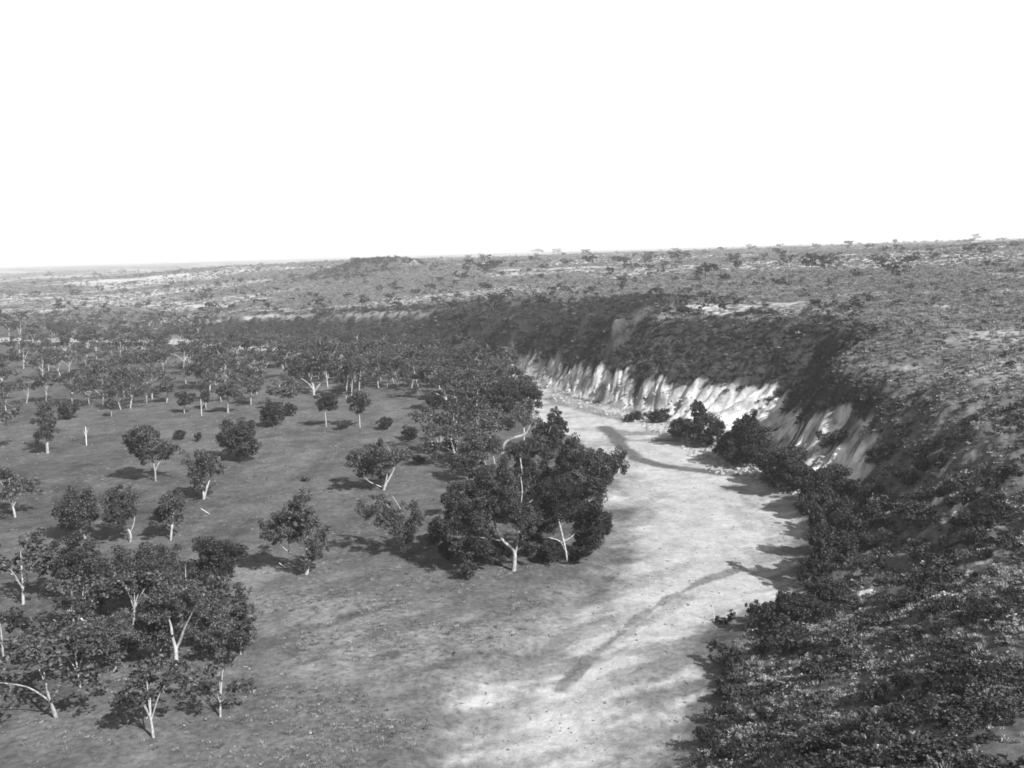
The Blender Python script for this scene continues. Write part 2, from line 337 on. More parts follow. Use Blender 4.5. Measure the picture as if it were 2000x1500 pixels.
def mesh_np(name, verts, faces, smooth=False):
    me = bpy.data.meshes.new(name); k = faces.shape[1]
    me.vertices.add(len(verts)); me.vertices.foreach_set('co', np.ascontiguousarray(verts, dtype=np.float32).ravel())
    me.loops.add(faces.size); me.loops.foreach_set('vertex_index', np.ascontiguousarray(faces, dtype=np.int32).ravel())
    me.polygons.add(len(faces)); me.polygons.foreach_set('loop_start', np.arange(0, faces.size, k, dtype=np.int32))
    me.polygons.foreach_set('use_smooth', np.full(len(faces), smooth, bool))
    me.update(calc_edges=True); me.validate()
    return me

# ------------------------------------------------------------------ materials
def newmat(name):
    m = bpy.data.materials.new(name); m.use_nodes = True
    nt = m.node_tree; b = nt.nodes['Principled BSDF']; b.inputs['Specular IOR Level'].default_value = 0.15
    return m, nt, b

def grey(nt, sock, b):
    nt.links.new(sock, b.inputs['Base Color'])

def math_node(nt, op, a, b=None, c=None):
    m = nt.nodes.new('ShaderNodeMath'); m.operation = op
    for i, v in enumerate((a, b, c)):
        if v is None: continue
        if isinstance(v, (int, float)): m.inputs[i].default_value = v
        else: nt.links.new(v, m.inputs[i])
    return m.outputs[0]

def noise(nt, scale, detail=4, rough=0.6, vec=None):
    t = nt.nodes.new('ShaderNodeTexNoise'); t.inputs['Scale'].default_value = scale; t.inputs['Detail'].default_value = detail
    t.inputs['Roughness'].default_value = rough
    if vec is None:
        tc = nt.nodes.new('ShaderNodeTexCoord'); vec = tc.outputs['Object']
    nt.links.new(vec, t.inputs['Vector'])
    return t.outputs['Fac']

mg, nt, b = newmat('earth')
at = nt.nodes.new('ShaderNodeAttribute'); at.attribute_name = 'tone'
n1 = noise(nt, 1.3, 6, 0.7); n2 = noise(nt, 0.22, 4, 0.6)
amp = math_node(nt, 'MAXIMUM', math_node(nt, 'MULTIPLY_ADD', at.outputs['Fac'], -6.0, 2.7), 0.9)
k = math_node(nt, 'MULTIPLY_ADD', math_node(nt, 'SUBTRACT', n1, 0.5), amp, 1.0); k2 = math_node(nt, 'MULTIPLY_ADD', n2, 0.9, 0.55)
v = math_node(nt, 'MULTIPLY', math_node(nt, 'MULTIPLY', at.outputs['Fac'], k), k2)
grey(nt, v, b); b.inputs['Roughness'].default_value = 0.95; b.inputs['Specular IOR Level'].default_value = 0.0
bp = nt.nodes.new('ShaderNodeBump'); bp.inputs['Strength'].default_value = 0.55; bp.inputs['Distance'].default_value = 0.35
nt.links.new(n1, bp.inputs['Height']); nt.links.new(bp.outputs['Normal'], b.inputs['Normal'])

def leafmat(name, lo, hi, trans=0.25, vary=0.5):
    m, nt, b = newmat(name)
    geo = nt.nodes.new('ShaderNodeNewGeometry'); oi = nt.nodes.new('ShaderNodeObjectInfo')
    r = math_node(nt, 'MULTIPLY_ADD', geo.outputs['Random Per Island'], (hi - lo), lo)
    o = math_node(nt, 'MULTIPLY_ADD', oi.outputs['Random'], vary, 1 - vary / 2)
    v = math_node(nt, 'MULTIPLY', r, o)
    nn = noise(nt, 0.9, 2); v = math_node(nt, 'MULTIPLY', v, math_node(nt, 'MULTIPLY_ADD', nn, 1.2, 0.4))
    grey(nt, v, b); b.inputs['Roughness'].default_value = 0.6
    tr = nt.nodes.new('ShaderNodeBsdfTranslucent'); nt.links.new(v, tr.inputs['Color'])
    mx = nt.nodes.new('ShaderNodeMixShader'); mx.inputs[0].default_value = trans
    nt.links.new(b.outputs[0], mx.inputs[1]); nt.links.new(tr.outputs[0], mx.inputs[2])
    nt.links.new(mx.outputs[0], nt.nodes['Material Output'].inputs['Surface'])
    return m
M_LEAF = leafmat('gum_leaves', 0.010, 0.088, 0.15)
M_DARK = leafmat('shrub_leaves', 0.006, 0.047, 0.1)
M_TUFT = leafmat('dry_hummock_grass', 0.03, 0.24, 0.1, 1.2)
M_SCRUB = leafmat('scrub_leaves', 0.008, 0.064, 0.08, 1.2)

def barkmat(name, alb):
    m, nt, b = newmat(name)
    n_ = noise(nt, 2.2, 5, 0.65); oi = nt.nodes.new('ShaderNodeObjectInfo')
    v = math_node(nt, 'MULTIPLY', math_node(nt, 'MULTIPLY_ADD', n_, 2.4, -0.25), alb)
    v = math_node(nt, 'MULTIPLY', v, math_node(nt, 'MULTIPLY_ADD', oi.outputs['Random'], 0.3, 0.8))
    grey(nt, v, b); b.inputs['Roughness'].default_value = 0.8
    return m
M_BARK = barkmat('pale_smooth_bark', 0.26)
M_GREYBARK = barkmat('grey_rough_bark', 0.10)
M_DEAD = barkmat('bleached_dead_wood', 0.36)
M_STONE = barkmat('clay_stone', 0.22)
M_PEBBLE = barkmat('grey_pebble', 0.10)

def link(name, me, mats=None, parent=None, **props):
    o = bpy.data.objects.new(name, me); COL.objects.link(o)
    if mats and not me.materials: me.materials.append(mats)
    if parent: o.parent = parent
    for k_, v_ in props.items(): o[k_] = v_
    return o

me = mesh_np('ground', verts, quads, True)
att = me.attributes.new('tone', 'FLOAT', 'POINT'); att.data.foreach_set('value', np.clip(ALB, 0.015, 0.8).astype(np.float32).ravel())
link('ground', me, mg, kind='structure', label='river flat, dry sandy bed, bluff and scrubby plain in one sheet of land')

# ------------------------------------------------------------------ plants: limbs as tapered tubes, crowns as leaf clumps
def catmull(P_, sub=3):
    P_ = [np.array(p, float) for p in P_]
    if len(P_) < 3: return P_
    Q = [2 * P_[0] - P_[1]] + P_ + [2 * P_[-1] - P_[-2]]; out = []
    for i in range(1, len(Q) - 2):
        for s in range(sub):
            t = s / sub; a_, b_, c_, d_ = Q[i - 1], Q[i], Q[i + 1], Q[i + 2]
            out.append(0.5 * ((2 * b_) + (-a_ + c_) * t + (2 * a_ - 5 * b_ + 4 * c_ - d_) * t * t + (-a_ + 3 * b_ - 3 * c_ + d_) * t ** 3))
    out.append(P_[-1]); return out

def tube(pts4, sides=6, rs=None):
    """pts4: (x, y, z, radius) -> verts, faces"""
    pts4 = catmull(pts4); V = []; Fc = []
    for i, p in enumerate(pts4):
        q = pts4[min(i + 1, len(pts4) - 1)][:3] - pts4[max(i - 1, 0)][:3]
        q = q / (np.linalg.norm(q) + 1e-9)
        u = np.cross(q, [0.31, 0.9, 0.2]); u /= np.linalg.norm(u) + 1e-9; w = np.cross(q, u)
        for k_ in range(sides):
            a_ = 2 * math.pi * k_ / sides
            rad = max(p[3], 0.012) * (1 + 0.12 * math.sin(3 * a_ + i))
            V.append(p[:3] + (u * math.cos(a_) + w * math.sin(a_)) * rad)
    for i in range(len(pts4) - 1):
        for k_ in range(sides):
            a_ = i * sides + k_; b_ = i * sides + (k_ + 1) % sides
            Fc.append((a_, b_, b_ + sides, a_ + sides))
    return np.array(V), np.array(Fc)

def limb_mesh(name, stems):
    V = []; Fc = []; o = 0
    for s in stems:
        v_, f_ = tube(s); V.append(v_); Fc.append(f_ + o); o += len(v_)
    return mesh_np(name, np.vstack(V), np.vstack(Fc), True)

def leaves(name, lobes, size, cover=1.5, sub=7, seed=0):
    """lobes: (x, y, z, rx, ry, rz); many small leaf faces in uneven bunches"""
    g = np.random.default_rng(seed); C_ = []
    for (x, y, z, rx, ry, rz) in lobes:
        area = math.pi * rx * rz
        nl = int(max(24, 1.3 * cover * area / (0.42 * size * size)))
        ns = max(4, int(sub * (0.7 + 0.6 * g.random())))
        d = g.normal(size=(ns, 3)); d /= np.linalg.norm(d, axis=1)[:, None]
        cen = d * (0.30 + 0.62 * g.random((ns, 1)) ** 0.6)
        rad = 0.28 + 0.26 * g.random(ns)
        which = g.integers(0, ns, nl)
        p = g.normal(size=(nl, 3)); p /= np.linalg.norm(p, axis=1)[:, None]
        p = cen[which] + p * (g.random((nl, 1)) ** 0.45) * rad[which][:, None]
        C_.append(p * np.array([rx, ry, rz]) + np.array([x, y, z]))
    C_ = np.vstack(C_); m = len(C_)
    a_ = g.normal(size=(m, 3)); a_[:, 2] = a_[:, 2] * 0.8 - 0.25; a_ /= np.linalg.norm(a_, axis=1)[:, None]
    b_ = np.cross(a_, g.normal(size=(m, 3))); b_ /= np.linalg.norm(b_, axis=1)[:, None]
    s = size * (0.6 + 0.8 * g.random((m, 1)))
    a_ = a_ * s * 0.62; b_ = b_ * s * 0.36
    V = np.stack([C_ - a_, C_ + b_, C_ + a_, C_ - b_], 1).reshape(-1, 3)
    return mesh_np(name, V, np.arange(4 * m).reshape(-1, 4), False)

def frame_at(bx, by, gz=None):
    """base point and the pixel-to-metre frame of an upright thing standing there"""
    B = hit(bx, by)
    n_ = np.array([B[0], B[1], 0.0]); dist = np.linalg.norm(n_); n_ /= dist
    rot = -math.atan2(B[0], B[1])                         # local +y looks away from the camera
    ux = np.array([math.cos(rot), math.sin(rot), 0.0])
    def loc(px, py, off=0.0):
        d = ray(px, py); t = (dist + off) / (d @ n_); Q = CAM + d * t - B
        return float(Q @ ux), float(Q[2])
    return B, rot, dist, loc

COUNT = {'tri': 0}
def thing(name, loc, rot, label, cat, group=None):
    o = bpy.data.objects.new(name, None); COL.objects.link(o); o.empty_display_size = 0.5
    o.location = loc; o.rotation_euler = (0, 0, rot); o['label'] = label; o['category'] = cat
    if group: o['group'] = group
    return o

def leaf_size(dist): return max(0.20, 0.0016 * dist)

def plant(name, cat, label, base, stems, lobes, seed, leaf=M_LEAF, bark=M_BARK, cover=1.5, depth=0.75, group=None, crown='crown', lsize=1.0):
    g = random.Random(seed)
    B, rot, dist, loc = frame_at(*base)
    pxm = dist / FPX
    t = thing(name, B - np.array([0, 0, 0.12]), rot, label, cat, group)
    xs = [l[0] for l in lobes]; wid = (max(xs) - min(xs) + 30) * pxm / 2 if lobes else 1
    for i, s in enumerate(stems):
        path = []; ydir = g.uniform(-0.5, 0.5) * wid * 0.6; L = len(s)
        y0 = 0.0 if i == 0 or s[0][1] > base[1] - 6 else 0.0
        for k_, (px, py, w) in enumerate(s):
            yo = (ydir if i else ydir * 0.3) * (k_ / (L - 1)) ** 2; x, z = loc(px, py, yo); path.append((x, yo, max(z, -0.3), w * pxm / 2 * 0.72))
        me_ = limb_mesh('trunk' if i == 0 else 'limb', [path])
        link('trunk' if i == 0 else 'limb', me_, bark, t)
    if lobes:
        fill = []
        for i, l in enumerate(lobes):
            for q in sorted(lobes[i + 1:], key=lambda q: (q[0] - l[0]) ** 2 + (q[1] - l[1]) ** 2)[:2]:
                if math.hypot(q[0] - l[0], q[1] - l[1]) < 2.0 * max(l[2], q[2]) and g.random() < .8:
                    fill.append(((l[0] + q[0]) / 2, (l[1] + q[1]) / 2, (l[2] + q[2]) * .44, (l[3] + q[3]) * .44))
        lobes = list(lobes) + fill
        LB = []; cx = sum(xs) / len(xs)
        for (px, py, rx, ry) in lobes:
            rx, ry = rx * pxm * 1.2, ry * pxm * 1.25
            off = (px - cx) * pxm; dm = math.sqrt(max(0.05, 1 - min(1, abs(off) / (wid + 1e-6)) ** 2)) * wid * depth
            yo = g.uniform(-dm, dm); x, z = loc(px, py, yo)
            if z < ry * 0.6: yo = 0.0; x, z = loc(px, py)
            LB.append((x, yo, max(z, ry * 0.6), rx, (rx + ry) / 2 * 1.15, ry))
        # twigs from the upper stem to each bunch
        tw = []
        ends = []
        for s in stems:
            for (px, py, w) in s[1:]:
                x, z = loc(px, py); ends.append((x, 0.0, z, w * pxm / 2))
        if ends:
            for l in LB:
                e = min(ends, key=lambda q: (q[0] - l[0]) ** 2 + (q[2] - l[2] + 0.7) ** 2 + (q[2] > l[2]) * 6)
                if math.hypot(e[0] - l[0], e[2] - l[2]) > 2.2: continue
                r_ = min(0.06, max(0.025, e[3] * 0.35))
                tw.append([(e[0], e[1], e[2], r_), ((e[0] + l[0]) / 2, l[1] * 0.4, (e[2] + l[2]) / 2 - 0.15, r_ * 0.8), (l[0], l[1], l[2], r_ * 0.4)])
            if tw: link('branches', limb_mesh('branches', tw), M_GREYBARK, t, kind='stuff')
        link(crown, leaves(crown, LB, leaf_size(dist) * lsize, cover, seed=seed), leaf, t)
    return t

# ---- river gums picked out one by one; pixel places in the photograph
T = []
def tree(*a, **k_): plant('gum_tree', 'tree', *a, **k_)
tree('dark cone shaped gum alone on the open flat above a big black shadow', (598, 1122),
     [[(598, 1123, 9), (597, 1095, 8), (600, 1060, 7), (595, 1010, 5), (593, 970, 2)], [(600, 1121, 6), (605, 1100, 5), (617, 1075, 3)], [(597, 1098, 4), (580, 1086, 5), (563, 1076, 4), (545, 1060, 2)]],
     [(593, 965, 12, 14), (580, 985, 16, 16), (600, 1000, 15, 18), (562, 1000, 16, 14), (540, 1012, 16, 14), (520, 1030, 16, 17), (585, 1020, 18, 16), (552, 1035, 18, 13), (615, 1030, 16, 16), (630, 1035, 14, 16),
      (625, 1062, 15, 18), (605, 1055, 15, 18), (617, 1080, 13, 12), (575, 1048, 14, 12), (538, 1050, 12, 9), (603, 1090, 9, 10)], 1, cover=1.9)
tree('small gum with a kinked white trunk right of a round crowned tree', (255, 1058),
     [[(254, 1059, 6), (255, 1043, 6), (246, 1024, 5), (238, 1005, 3), (232, 985, 2)], [(254, 1040, 3), (262, 1018, 2), (262, 995, 1)]],
     [(215, 975, 16, 18), (235, 965, 16, 15), (250, 975, 16, 20), (228, 990, 20, 14), (258, 990, 10, 14), (240, 1005, 18, 10), (205, 1000, 12, 8), (225, 1020, 15, 8)], 2)
tree('slender wispy crowned gum with a straight white trunk, right of the kinked trunk', (333, 1055),
     [[(333, 1057, 6), (335, 1035, 6), (337, 1010, 5), (340, 985, 3), (345, 965, 2)]],
     [(345, 965, 18, 9), (335, 975, 20, 12), (320, 985, 14, 12), (350, 990, 12, 14), (305, 1005, 18, 9), (325, 1010, 16, 10), (345, 1012, 10, 12), (318, 1022, 14, 8), (298, 1020, 12, 6)], 3)
tree('round dense crowned tree left of the gum with the kinked white trunk', (165, 1052),
     [[(168, 1055, 6), (158, 1030, 5), (150, 1000, 3)]],
     [(135, 985, 24, 22), (165, 975, 20, 22), (180, 985, 14, 20), (150, 1005, 30, 20), (120, 1010, 20, 20), (140, 1025, 24, 16), (175, 1010, 16, 14)], 4, cover=1.7)
tree('vase shaped gum forking low with a pale right limb, standing in the open flat', (398, 975),
     [[(398, 977, 7), (397, 960, 6), (392, 935, 5), (385, 910, 3)], [(399, 972, 5), (405, 947, 6), (413, 925, 5), (422, 903, 2)]],
     [(372, 905, 12, 16), (390, 895, 14, 14), (405, 890, 12, 12), (425, 900, 16, 14), (380, 925, 14, 14), (400, 915, 14, 14), (385, 945, 12, 14), (397, 955, 10, 10), (430, 915, 10, 10)], 5)
tree('open limbed gum with crown in separate layered bunches above a dark oval shadow', (304, 940),
     [[(304, 941, 5), (303, 920, 4), (299, 900, 4), (296, 870, 3), (285, 850, 2)], [(303, 918, 3), (315, 895, 3), (330, 880, 2)]],
     [(275, 840, 20, 12), (265, 855, 24, 14), (290, 850, 18, 14), (252, 868, 14, 12), (275, 875, 20, 12), (295, 885, 20, 10), (340, 878, 16, 8), (320, 890, 14, 8), (330, 868, 10, 6), (285, 898, 14, 10), (310, 865, 12, 8)], 6)
tree('dark dense round headed gum beside its long shadow in the middle of the flat', (475, 898),
     [[(472, 899, 6), (475, 885, 5), (468, 860, 3)], [(480, 898, 4), (490, 882, 3), (497, 868, 2)]],
     [(455, 830, 20, 14), (478, 830, 18, 14), (440, 845, 18, 16), (465, 850, 26, 18), (490, 845, 14, 14), (445, 868, 16, 12), (470, 872, 20, 14), (492, 865, 14, 14), (480, 888, 14, 8), (440, 880, 12, 6)], 7, leaf=M_DARK, cover=2.0)
tree('wide flat crowned gum with a thick white forked trunk, left of the grove', (750, 957),
     [[(749, 958, 9), (753, 945, 8), (762, 930, 6), (768, 918, 4), (775, 895, 2)], [(752, 945, 5), (758, 915, 3), (762, 885, 2), (757, 870, 1)], [(745, 950, 3), (722, 940, 3), (712, 930, 2)]],
     [(740, 865, 8, 12), (725, 880, 20, 14), (700, 890, 22, 14), (690, 905, 14, 12), (712, 910, 20, 14), (740, 895, 18, 14), (775, 890, 18, 14), (790, 890, 12, 10), (760, 900, 16, 12), (735, 915, 18, 12), (710, 925, 12, 7), (745, 925, 12, 8)], 8, cover=1.7)
tree('fan shaped gum with many stems and a long curved shadow, left of the grove', (790, 1080),
     [[(790, 1081, 5), (791, 1050, 4), (785, 1000, 3), (765, 965, 1)], [(788, 1081, 4), (786, 1050, 4), (775, 1010, 3), (755, 985, 2)], [(792, 1080, 4), (797, 1045, 3), (808, 1000, 2)],
      [(786, 1080, 3), (775, 1045, 3), (750, 1010, 2), (725, 990, 1)]],
     [(735, 970, 14, 10), (705, 985, 12, 12), (720, 1000, 18, 12), (745, 985, 16, 12), (755, 1005, 18, 12), (775, 1000, 14, 14), (800, 985, 12, 16), (810, 1000, 12, 14), (765, 1025, 18, 14), (785, 1030, 16, 16),
      (805, 1025, 14, 16), (780, 1050, 14, 14), (800, 1052, 12, 14), (820, 1015, 10, 14), (740, 1015, 14, 8)], 9, cover=1.15)
# the grove on the near river bank
tree('biggest gum of the river grove, with a swollen white trunk base at its front edge', (1003, 1115),
     [[(1003, 1116, 16), (1005, 1097, 12), (1004, 1075, 9), (986, 1058, 9), (972, 1038, 8), (965, 1010, 6), (970, 975, 4), (985, 945, 2)], [(1005, 1088, 7), (1012, 1050, 5), (1015, 1000, 4), (1020, 960, 3), (1017, 930, 2)],
      [(985, 1056, 4), (965, 1052, 4), (935, 1048, 3), (915, 1050, 2)], [(1014, 1010, 3), (1028, 985, 3), (1040, 975, 2)]],
     [(900, 960, 28, 22), (885, 985, 22, 20), (930, 945, 26, 20), (960, 930, 24, 20), (990, 950, 26, 22), (920, 990, 26, 22), (950, 985, 28, 24), (985, 990, 26, 22), (890, 1015, 22, 18), (930, 1020, 26, 20), (955, 1025, 16, 14),
      (1010, 985, 24, 22), (1015, 1015, 20, 14), (900, 1045, 20, 18), (930, 1065, 26, 20), (958, 1075, 16, 16), (1025, 1045, 18, 14), (905, 1075, 18, 14), (890, 1060, 14, 14), (982, 1082, 14, 10), (1035, 1072, 16, 14), (1040, 1020, 16, 16), (1030, 1000, 16, 14)], 11, cover=1.7)
tree('spreading gum with bare forked white branches low on its right side, on the sandy edge', (1108, 1096),
     [[(1108, 1098, 7), (1105, 1075, 6), (1095, 1030, 5), (1085, 990, 3)], [(1106, 1080, 5), (1094, 1056, 4), (1070, 1048, 3)], [(1096, 1058, 4), (1115, 1048, 3), (1128, 1034, 2)]],
     [(1060, 960, 24, 20), (1090, 950, 24, 20), (1120, 965, 24, 20), (1150, 985, 22, 20), (1050, 1000, 24, 20), (1085, 995, 26, 22), (1120, 1010, 26, 20), (1155, 1015, 22, 18), (1170, 1000, 14, 16), (1062, 1030, 20, 14),
      (1150, 1045, 22, 16), (1168, 1030, 14, 18), (1070, 1080, 18, 12), (1140, 1068, 20, 12), (1120, 1085, 14, 8)], 12, leaf=M_DARK, cover=1.8)
tree('low dark sapling at the front left corner of the river grove', (915, 1130), [[(914, 1131, 4), (912, 1110, 3), (908, 1095, 2)]], [(915, 1115, 14, 13), (903, 1098, 16, 12), (925, 1103, 10, 8)], 13, leaf=M_DARK)
tree('gum pushing out over the white sand at the right point of the grove', (1150, 1003),
     [[(1150, 1005, 7), (1150, 970, 6), (1140, 930, 5), (1115, 890, 3)], [(1150, 975, 4), (1180, 940, 3), (1200, 905, 2)]],
     [(1100, 880, 22, 18), (1120, 868, 18, 18), (1130, 900, 24, 20), (1095, 910, 24, 20), (1160, 890, 18, 18), (1170, 915, 18, 18), (1145, 935, 26, 20), (1110, 940, 24, 18), (1190, 900, 20, 22), (1208, 905, 16, 20),
      (1208, 888, 14, 12), (1180, 935, 20, 14), (1165, 960, 22, 14), (1130, 970, 24, 12)], 14, leaf=M_DARK, cover=1.9)
tree('tall dense gum in the heart of the river grove with thin white upright stems', (1040, 992),
     [[(1035, 994, 8), (1028, 950, 6), (1020, 920, 5), (1015, 885, 3)], [(1034, 975, 4), (1045, 940, 4), (1048, 900, 2)]],
     [(1010, 880, 24, 18), (1040, 875, 22, 18), (1060, 895, 24, 18), (1025, 910, 24, 20), (990, 905, 20, 18), (1050, 925, 22, 18), (1070, 870, 14, 12), (1015, 935, 22, 14), (975, 930, 18, 14), (1070, 935, 22, 18), (1040, 955, 22, 14)], 15, leaf=M_DARK, cover=1.8)
tree('gum with a short bright white twin trunk at the left shoulder of the grove', (962, 936),
     [[(962, 937, 8), (960, 920, 7), (966, 905, 5), (960, 880, 3)], [(958, 932, 5), (953, 918, 4), (945, 895, 2)]],
     [(900, 885, 20, 12), (925, 868, 24, 18), (950, 872, 22, 16), (905, 905, 20, 12), (930, 898, 20, 12), (965, 868, 18, 14), (885, 910, 14, 10)], 16)
tree('gum with a thick bare white limb sweeping right in the upper grove', (982, 886),
     [[(980, 887, 9), (985, 866, 9), (1000, 855, 7), (1025, 847, 6), (1036, 828, 3)], [(1022, 868, 4), (1024, 850, 4), (1023, 830, 3)]],
     [(940, 830, 24, 16), (965, 815, 24, 18), (990, 825, 22, 14), (1015, 812, 22, 16), (1042, 818, 16, 14), (948, 856, 18, 12), (1050, 862, 18, 10), (1062, 878, 18, 10), (925, 845, 16, 12)], 17, cover=1.7)
tree('dark two topped gum standing against the white sand above the grove', (1068, 872),
     [[(1066, 873, 5), (1070, 850, 4), (1080, 820, 2)]],
     [(1085, 805, 10, 10), (1100, 820, 10, 12), (1080, 825, 16, 14), (1095, 838, 13, 12), (1065, 840, 18, 14), (1045, 845, 14, 14), (1075, 855, 18, 12), (1055, 865, 16, 10), (1092, 862, 12, 9)], 18, leaf=M_DARK, cover=1.9)
tree('broad crowned gum with a pale crooked stem, above the bend of the sand', (1012, 822),
     [[(1010, 822, 6), (1008, 800, 5), (1012, 778, 4), (1018, 755, 3)]],
     [(1000, 750, 22, 14), (1030, 758, 22, 14), (1046, 778, 15, 16), (980, 760, 22, 14), (1005, 775, 26, 14), (1040, 795, 18, 12), (968, 785, 22, 14), (1000, 798, 22, 12)], 19, leaf=M_DARK, cover=1.8)
tree('gum with bare white branches reaching left, at the upper left of the grove', (880, 800),
     [[(881, 800, 8), (876, 784, 6), (862, 773, 4), (843, 764, 2)], [(877, 786, 4), (868, 770, 3), (856, 752, 2)], [(879, 790, 3), (890, 770, 2), (900, 752, 2)]],
     [(843, 742, 16, 10), (868, 732, 18, 12), (895, 745, 18, 14), (905, 765, 16, 14), (850, 752, 12, 7), (920, 755, 18, 14), (912, 782, 14, 10)], 20)
tree('very dark bushy gum between the bare white branches and the bend of the sand', (950, 812), [[(950, 812, 6), (950, 790, 5), (945, 770, 3)]],
     [(955, 790, 22, 14), (938, 768, 18, 14), (962, 765, 18, 12), (930, 795, 16, 10)], 21, leaf=M_DARK, cover=2)
tree('mid sized gum in shadow under the left edge of the grove', (890, 1010), [[(893, 1012, 5), (893, 985, 4), (885, 960, 2)]],
     [(878, 960, 14, 12), (895, 950, 16, 12), (870, 975, 12, 8), (905, 970, 14, 10)], 22, leaf=M_DARK)
# lower left wood
tree('largest gum of the lower left wood, with a bare white forked trunk at its foot', (343, 1306),
     [[(343, 1308, 14), (344, 1285, 11), (343, 1265, 10), (336, 1240, 8), (334, 1222, 6), (325, 1190, 3)], [(343, 1268, 8), (352, 1248, 8), (358, 1230, 7), (365, 1215, 4), (380, 1185, 3)]],
     [(300, 1160, 26, 20), (330, 1150, 24, 20), (360, 1150, 26, 20), (290, 1185, 22, 18), (320, 1178, 24, 14), (390, 1170, 26, 20), (420, 1185, 22, 20), (370, 1178, 18, 12), (300, 1215, 24, 18), (400, 1215, 26, 20),
      (430, 1225, 20, 18), (298, 1245, 22, 18), (275, 1235, 20, 18), (405, 1250, 24, 16), (435, 1255, 16, 14)], 31, cover=1.35)
tree('dark spreading gum left of the lone cone shaped gum, above the lower left wood', (405, 1162),
     [[(398, 1163, 6), (396, 1145, 5), (400, 1120, 4), (410, 1085, 2)], [(398, 1152, 4), (404, 1138, 3), (420, 1110, 2)]],
     [(395, 1065, 22, 16), (425, 1060, 22, 14), (455, 1070, 20, 12), (400, 1085, 26, 16), (435, 1085, 26, 16), (465, 1078, 18, 12), (385, 1110, 20, 14), (425, 1115, 24, 16), (445, 1105, 16, 14)], 32, leaf=M_DARK, cover=1.8)
tree('broad gum with a short white trunk fork, amid the lower left wood', (262, 1200),
     [[(262, 1202, 8), (268, 1180, 6), (271, 1165, 5), (285, 1140, 3)], [(267, 1182, 5), (255, 1160, 4), (240, 1130, 2)]],
     [(200, 1105, 26, 20), (235, 1090, 26, 18), (270, 1080, 28, 20), (300, 1075, 28, 20), (330, 1085, 24, 20), (210, 1135, 24, 18), (250, 1125, 28, 20), (290, 1110, 28, 20), (325, 1115, 24, 18), (235, 1152, 22, 12), (290, 1142, 22, 12)], 33, cover=1.3)
tree('bulky gum at the left side of the lower left wood, above the leaning white trunk', (140, 1166),
     [[(140, 1167, 8), (142, 1140, 6), (145, 1100, 4)]],
     [(115, 1065, 24, 18), (150, 1060, 26, 18), (175, 1075, 20, 18), (120, 1095, 26, 20), (155, 1095, 28, 20), (185, 1110, 20, 16), (110, 1130, 22, 20), (140, 1125, 26, 18), (165, 1140, 22, 12)], 34, cover=1.5)
tree('narrow pointed gum on the right edge of the lower left wood', (470, 1278),
     [[(470, 1279, 6), (470, 1240, 5), (466, 1190, 3), (463, 1150, 1)]],
     [(463, 1150, 11, 12), (470, 1170, 14, 12), (480, 1190, 16, 12), (463, 1195, 14, 12), (485, 1210, 16, 12), (468, 1220, 18, 12), (487, 1235, 16, 12), (465, 1245, 16, 12), (484, 1256, 12, 10)], 35, cover=1.3)
tree('small very dark gum just above the leaning white trunk', (172, 1206), [[(172, 1207, 5), (176, 1188, 4), (180, 1170, 2)]], [(180, 1165, 20, 12), (160, 1175, 16, 12), (192, 1180, 13, 12)], 36, leaf=M_DARK, cover=2)
tree('low wide gum at the bottom of the lower left wood beside the white forked trunk', (222, 1312),
     [[(222, 1314, 9), (226, 1290, 7), (222, 1250, 4)], [(226, 1295, 5), (245, 1270, 4), (252, 1240, 2)]],
     [(200, 1215, 26, 18), (230, 1205, 24, 18), (170, 1230, 26, 18), (210, 1240, 28, 18), (250, 1235, 22, 16), (180, 1260, 26, 18), (215, 1270, 22, 14), (150, 1250, 22, 14), (255, 1262, 18, 12), (130, 1228, 20, 14)], 37, cover=1.35)
# trees that the photograph picks out further back on the flat
tree('big gum with a tall white forked trunk in front of the middle wood', (613, 772),
     [[(613, 773, 7), (612, 755, 6), (608, 738, 5), (610, 715, 4), (612, 695, 2)], [(612, 760, 4), (602, 748, 3), (588, 738, 2)], [(613, 765, 4), (628, 745, 4), (636, 730, 3)]],
     [(600, 700, 18, 12), (622, 700, 18, 12), (580, 712, 16, 12), (605, 718, 18, 9), (640, 712, 16, 12), (652, 725, 12, 8), (572, 728, 12, 7), (632, 690, 12, 8)], 41)
tree('small round gum on a bright white trunk at the top of the open flat', (445, 806), [[(445, 807, 5), (445, 785, 5), (443, 765, 3), (440, 750, 1)]],
     [(435, 757, 13, 9), (450, 752, 13, 9), (445, 768, 17, 9), (428, 768, 9, 7), (460, 766, 10, 8)], 42)
tree('little gum with a short white trunk, next right of the bright white trunk', (490, 791), [[(490, 792, 4), (490, 775, 4), (488, 755, 2)]],
     [(480, 745, 12, 8), (496, 742, 12, 8), (488, 757, 15, 8), (503, 757, 9, 7)], 43)
tree('wide low gum over a long shadow with a white trunk below the middle wood', (555, 796), [[(555, 797, 5), (554, 780, 5), (550, 765, 3), (545, 750, 2)], [(555, 785, 3), (545, 772, 2), (535, 762, 1)]],
     [(535, 752, 14, 9), (555, 746, 15, 9), (573, 756, 14, 9), (545, 766, 15, 7), (568, 769, 13, 7), (527, 764, 8, 5)], 44)
tree('gum with dark upright crown whose white foot shows beside a broad black shadow', (637, 833), [[(637, 834, 5), (636, 815, 4), (633, 795, 3)]],
     [(625, 782, 14, 10), (642, 776, 14, 10), (635, 795, 17, 9), (652, 790, 10, 8)], 45, leaf=M_DARK)
tree('small leafy gum right of the white footed one', (703, 835), [[(703, 836, 4), (702, 815, 3), (700, 790, 2)]], [(690, 775, 14, 10), (708, 770, 15, 10), (700, 788, 18, 10), (718, 784, 12, 8), (695, 803, 14, 7)], 46)
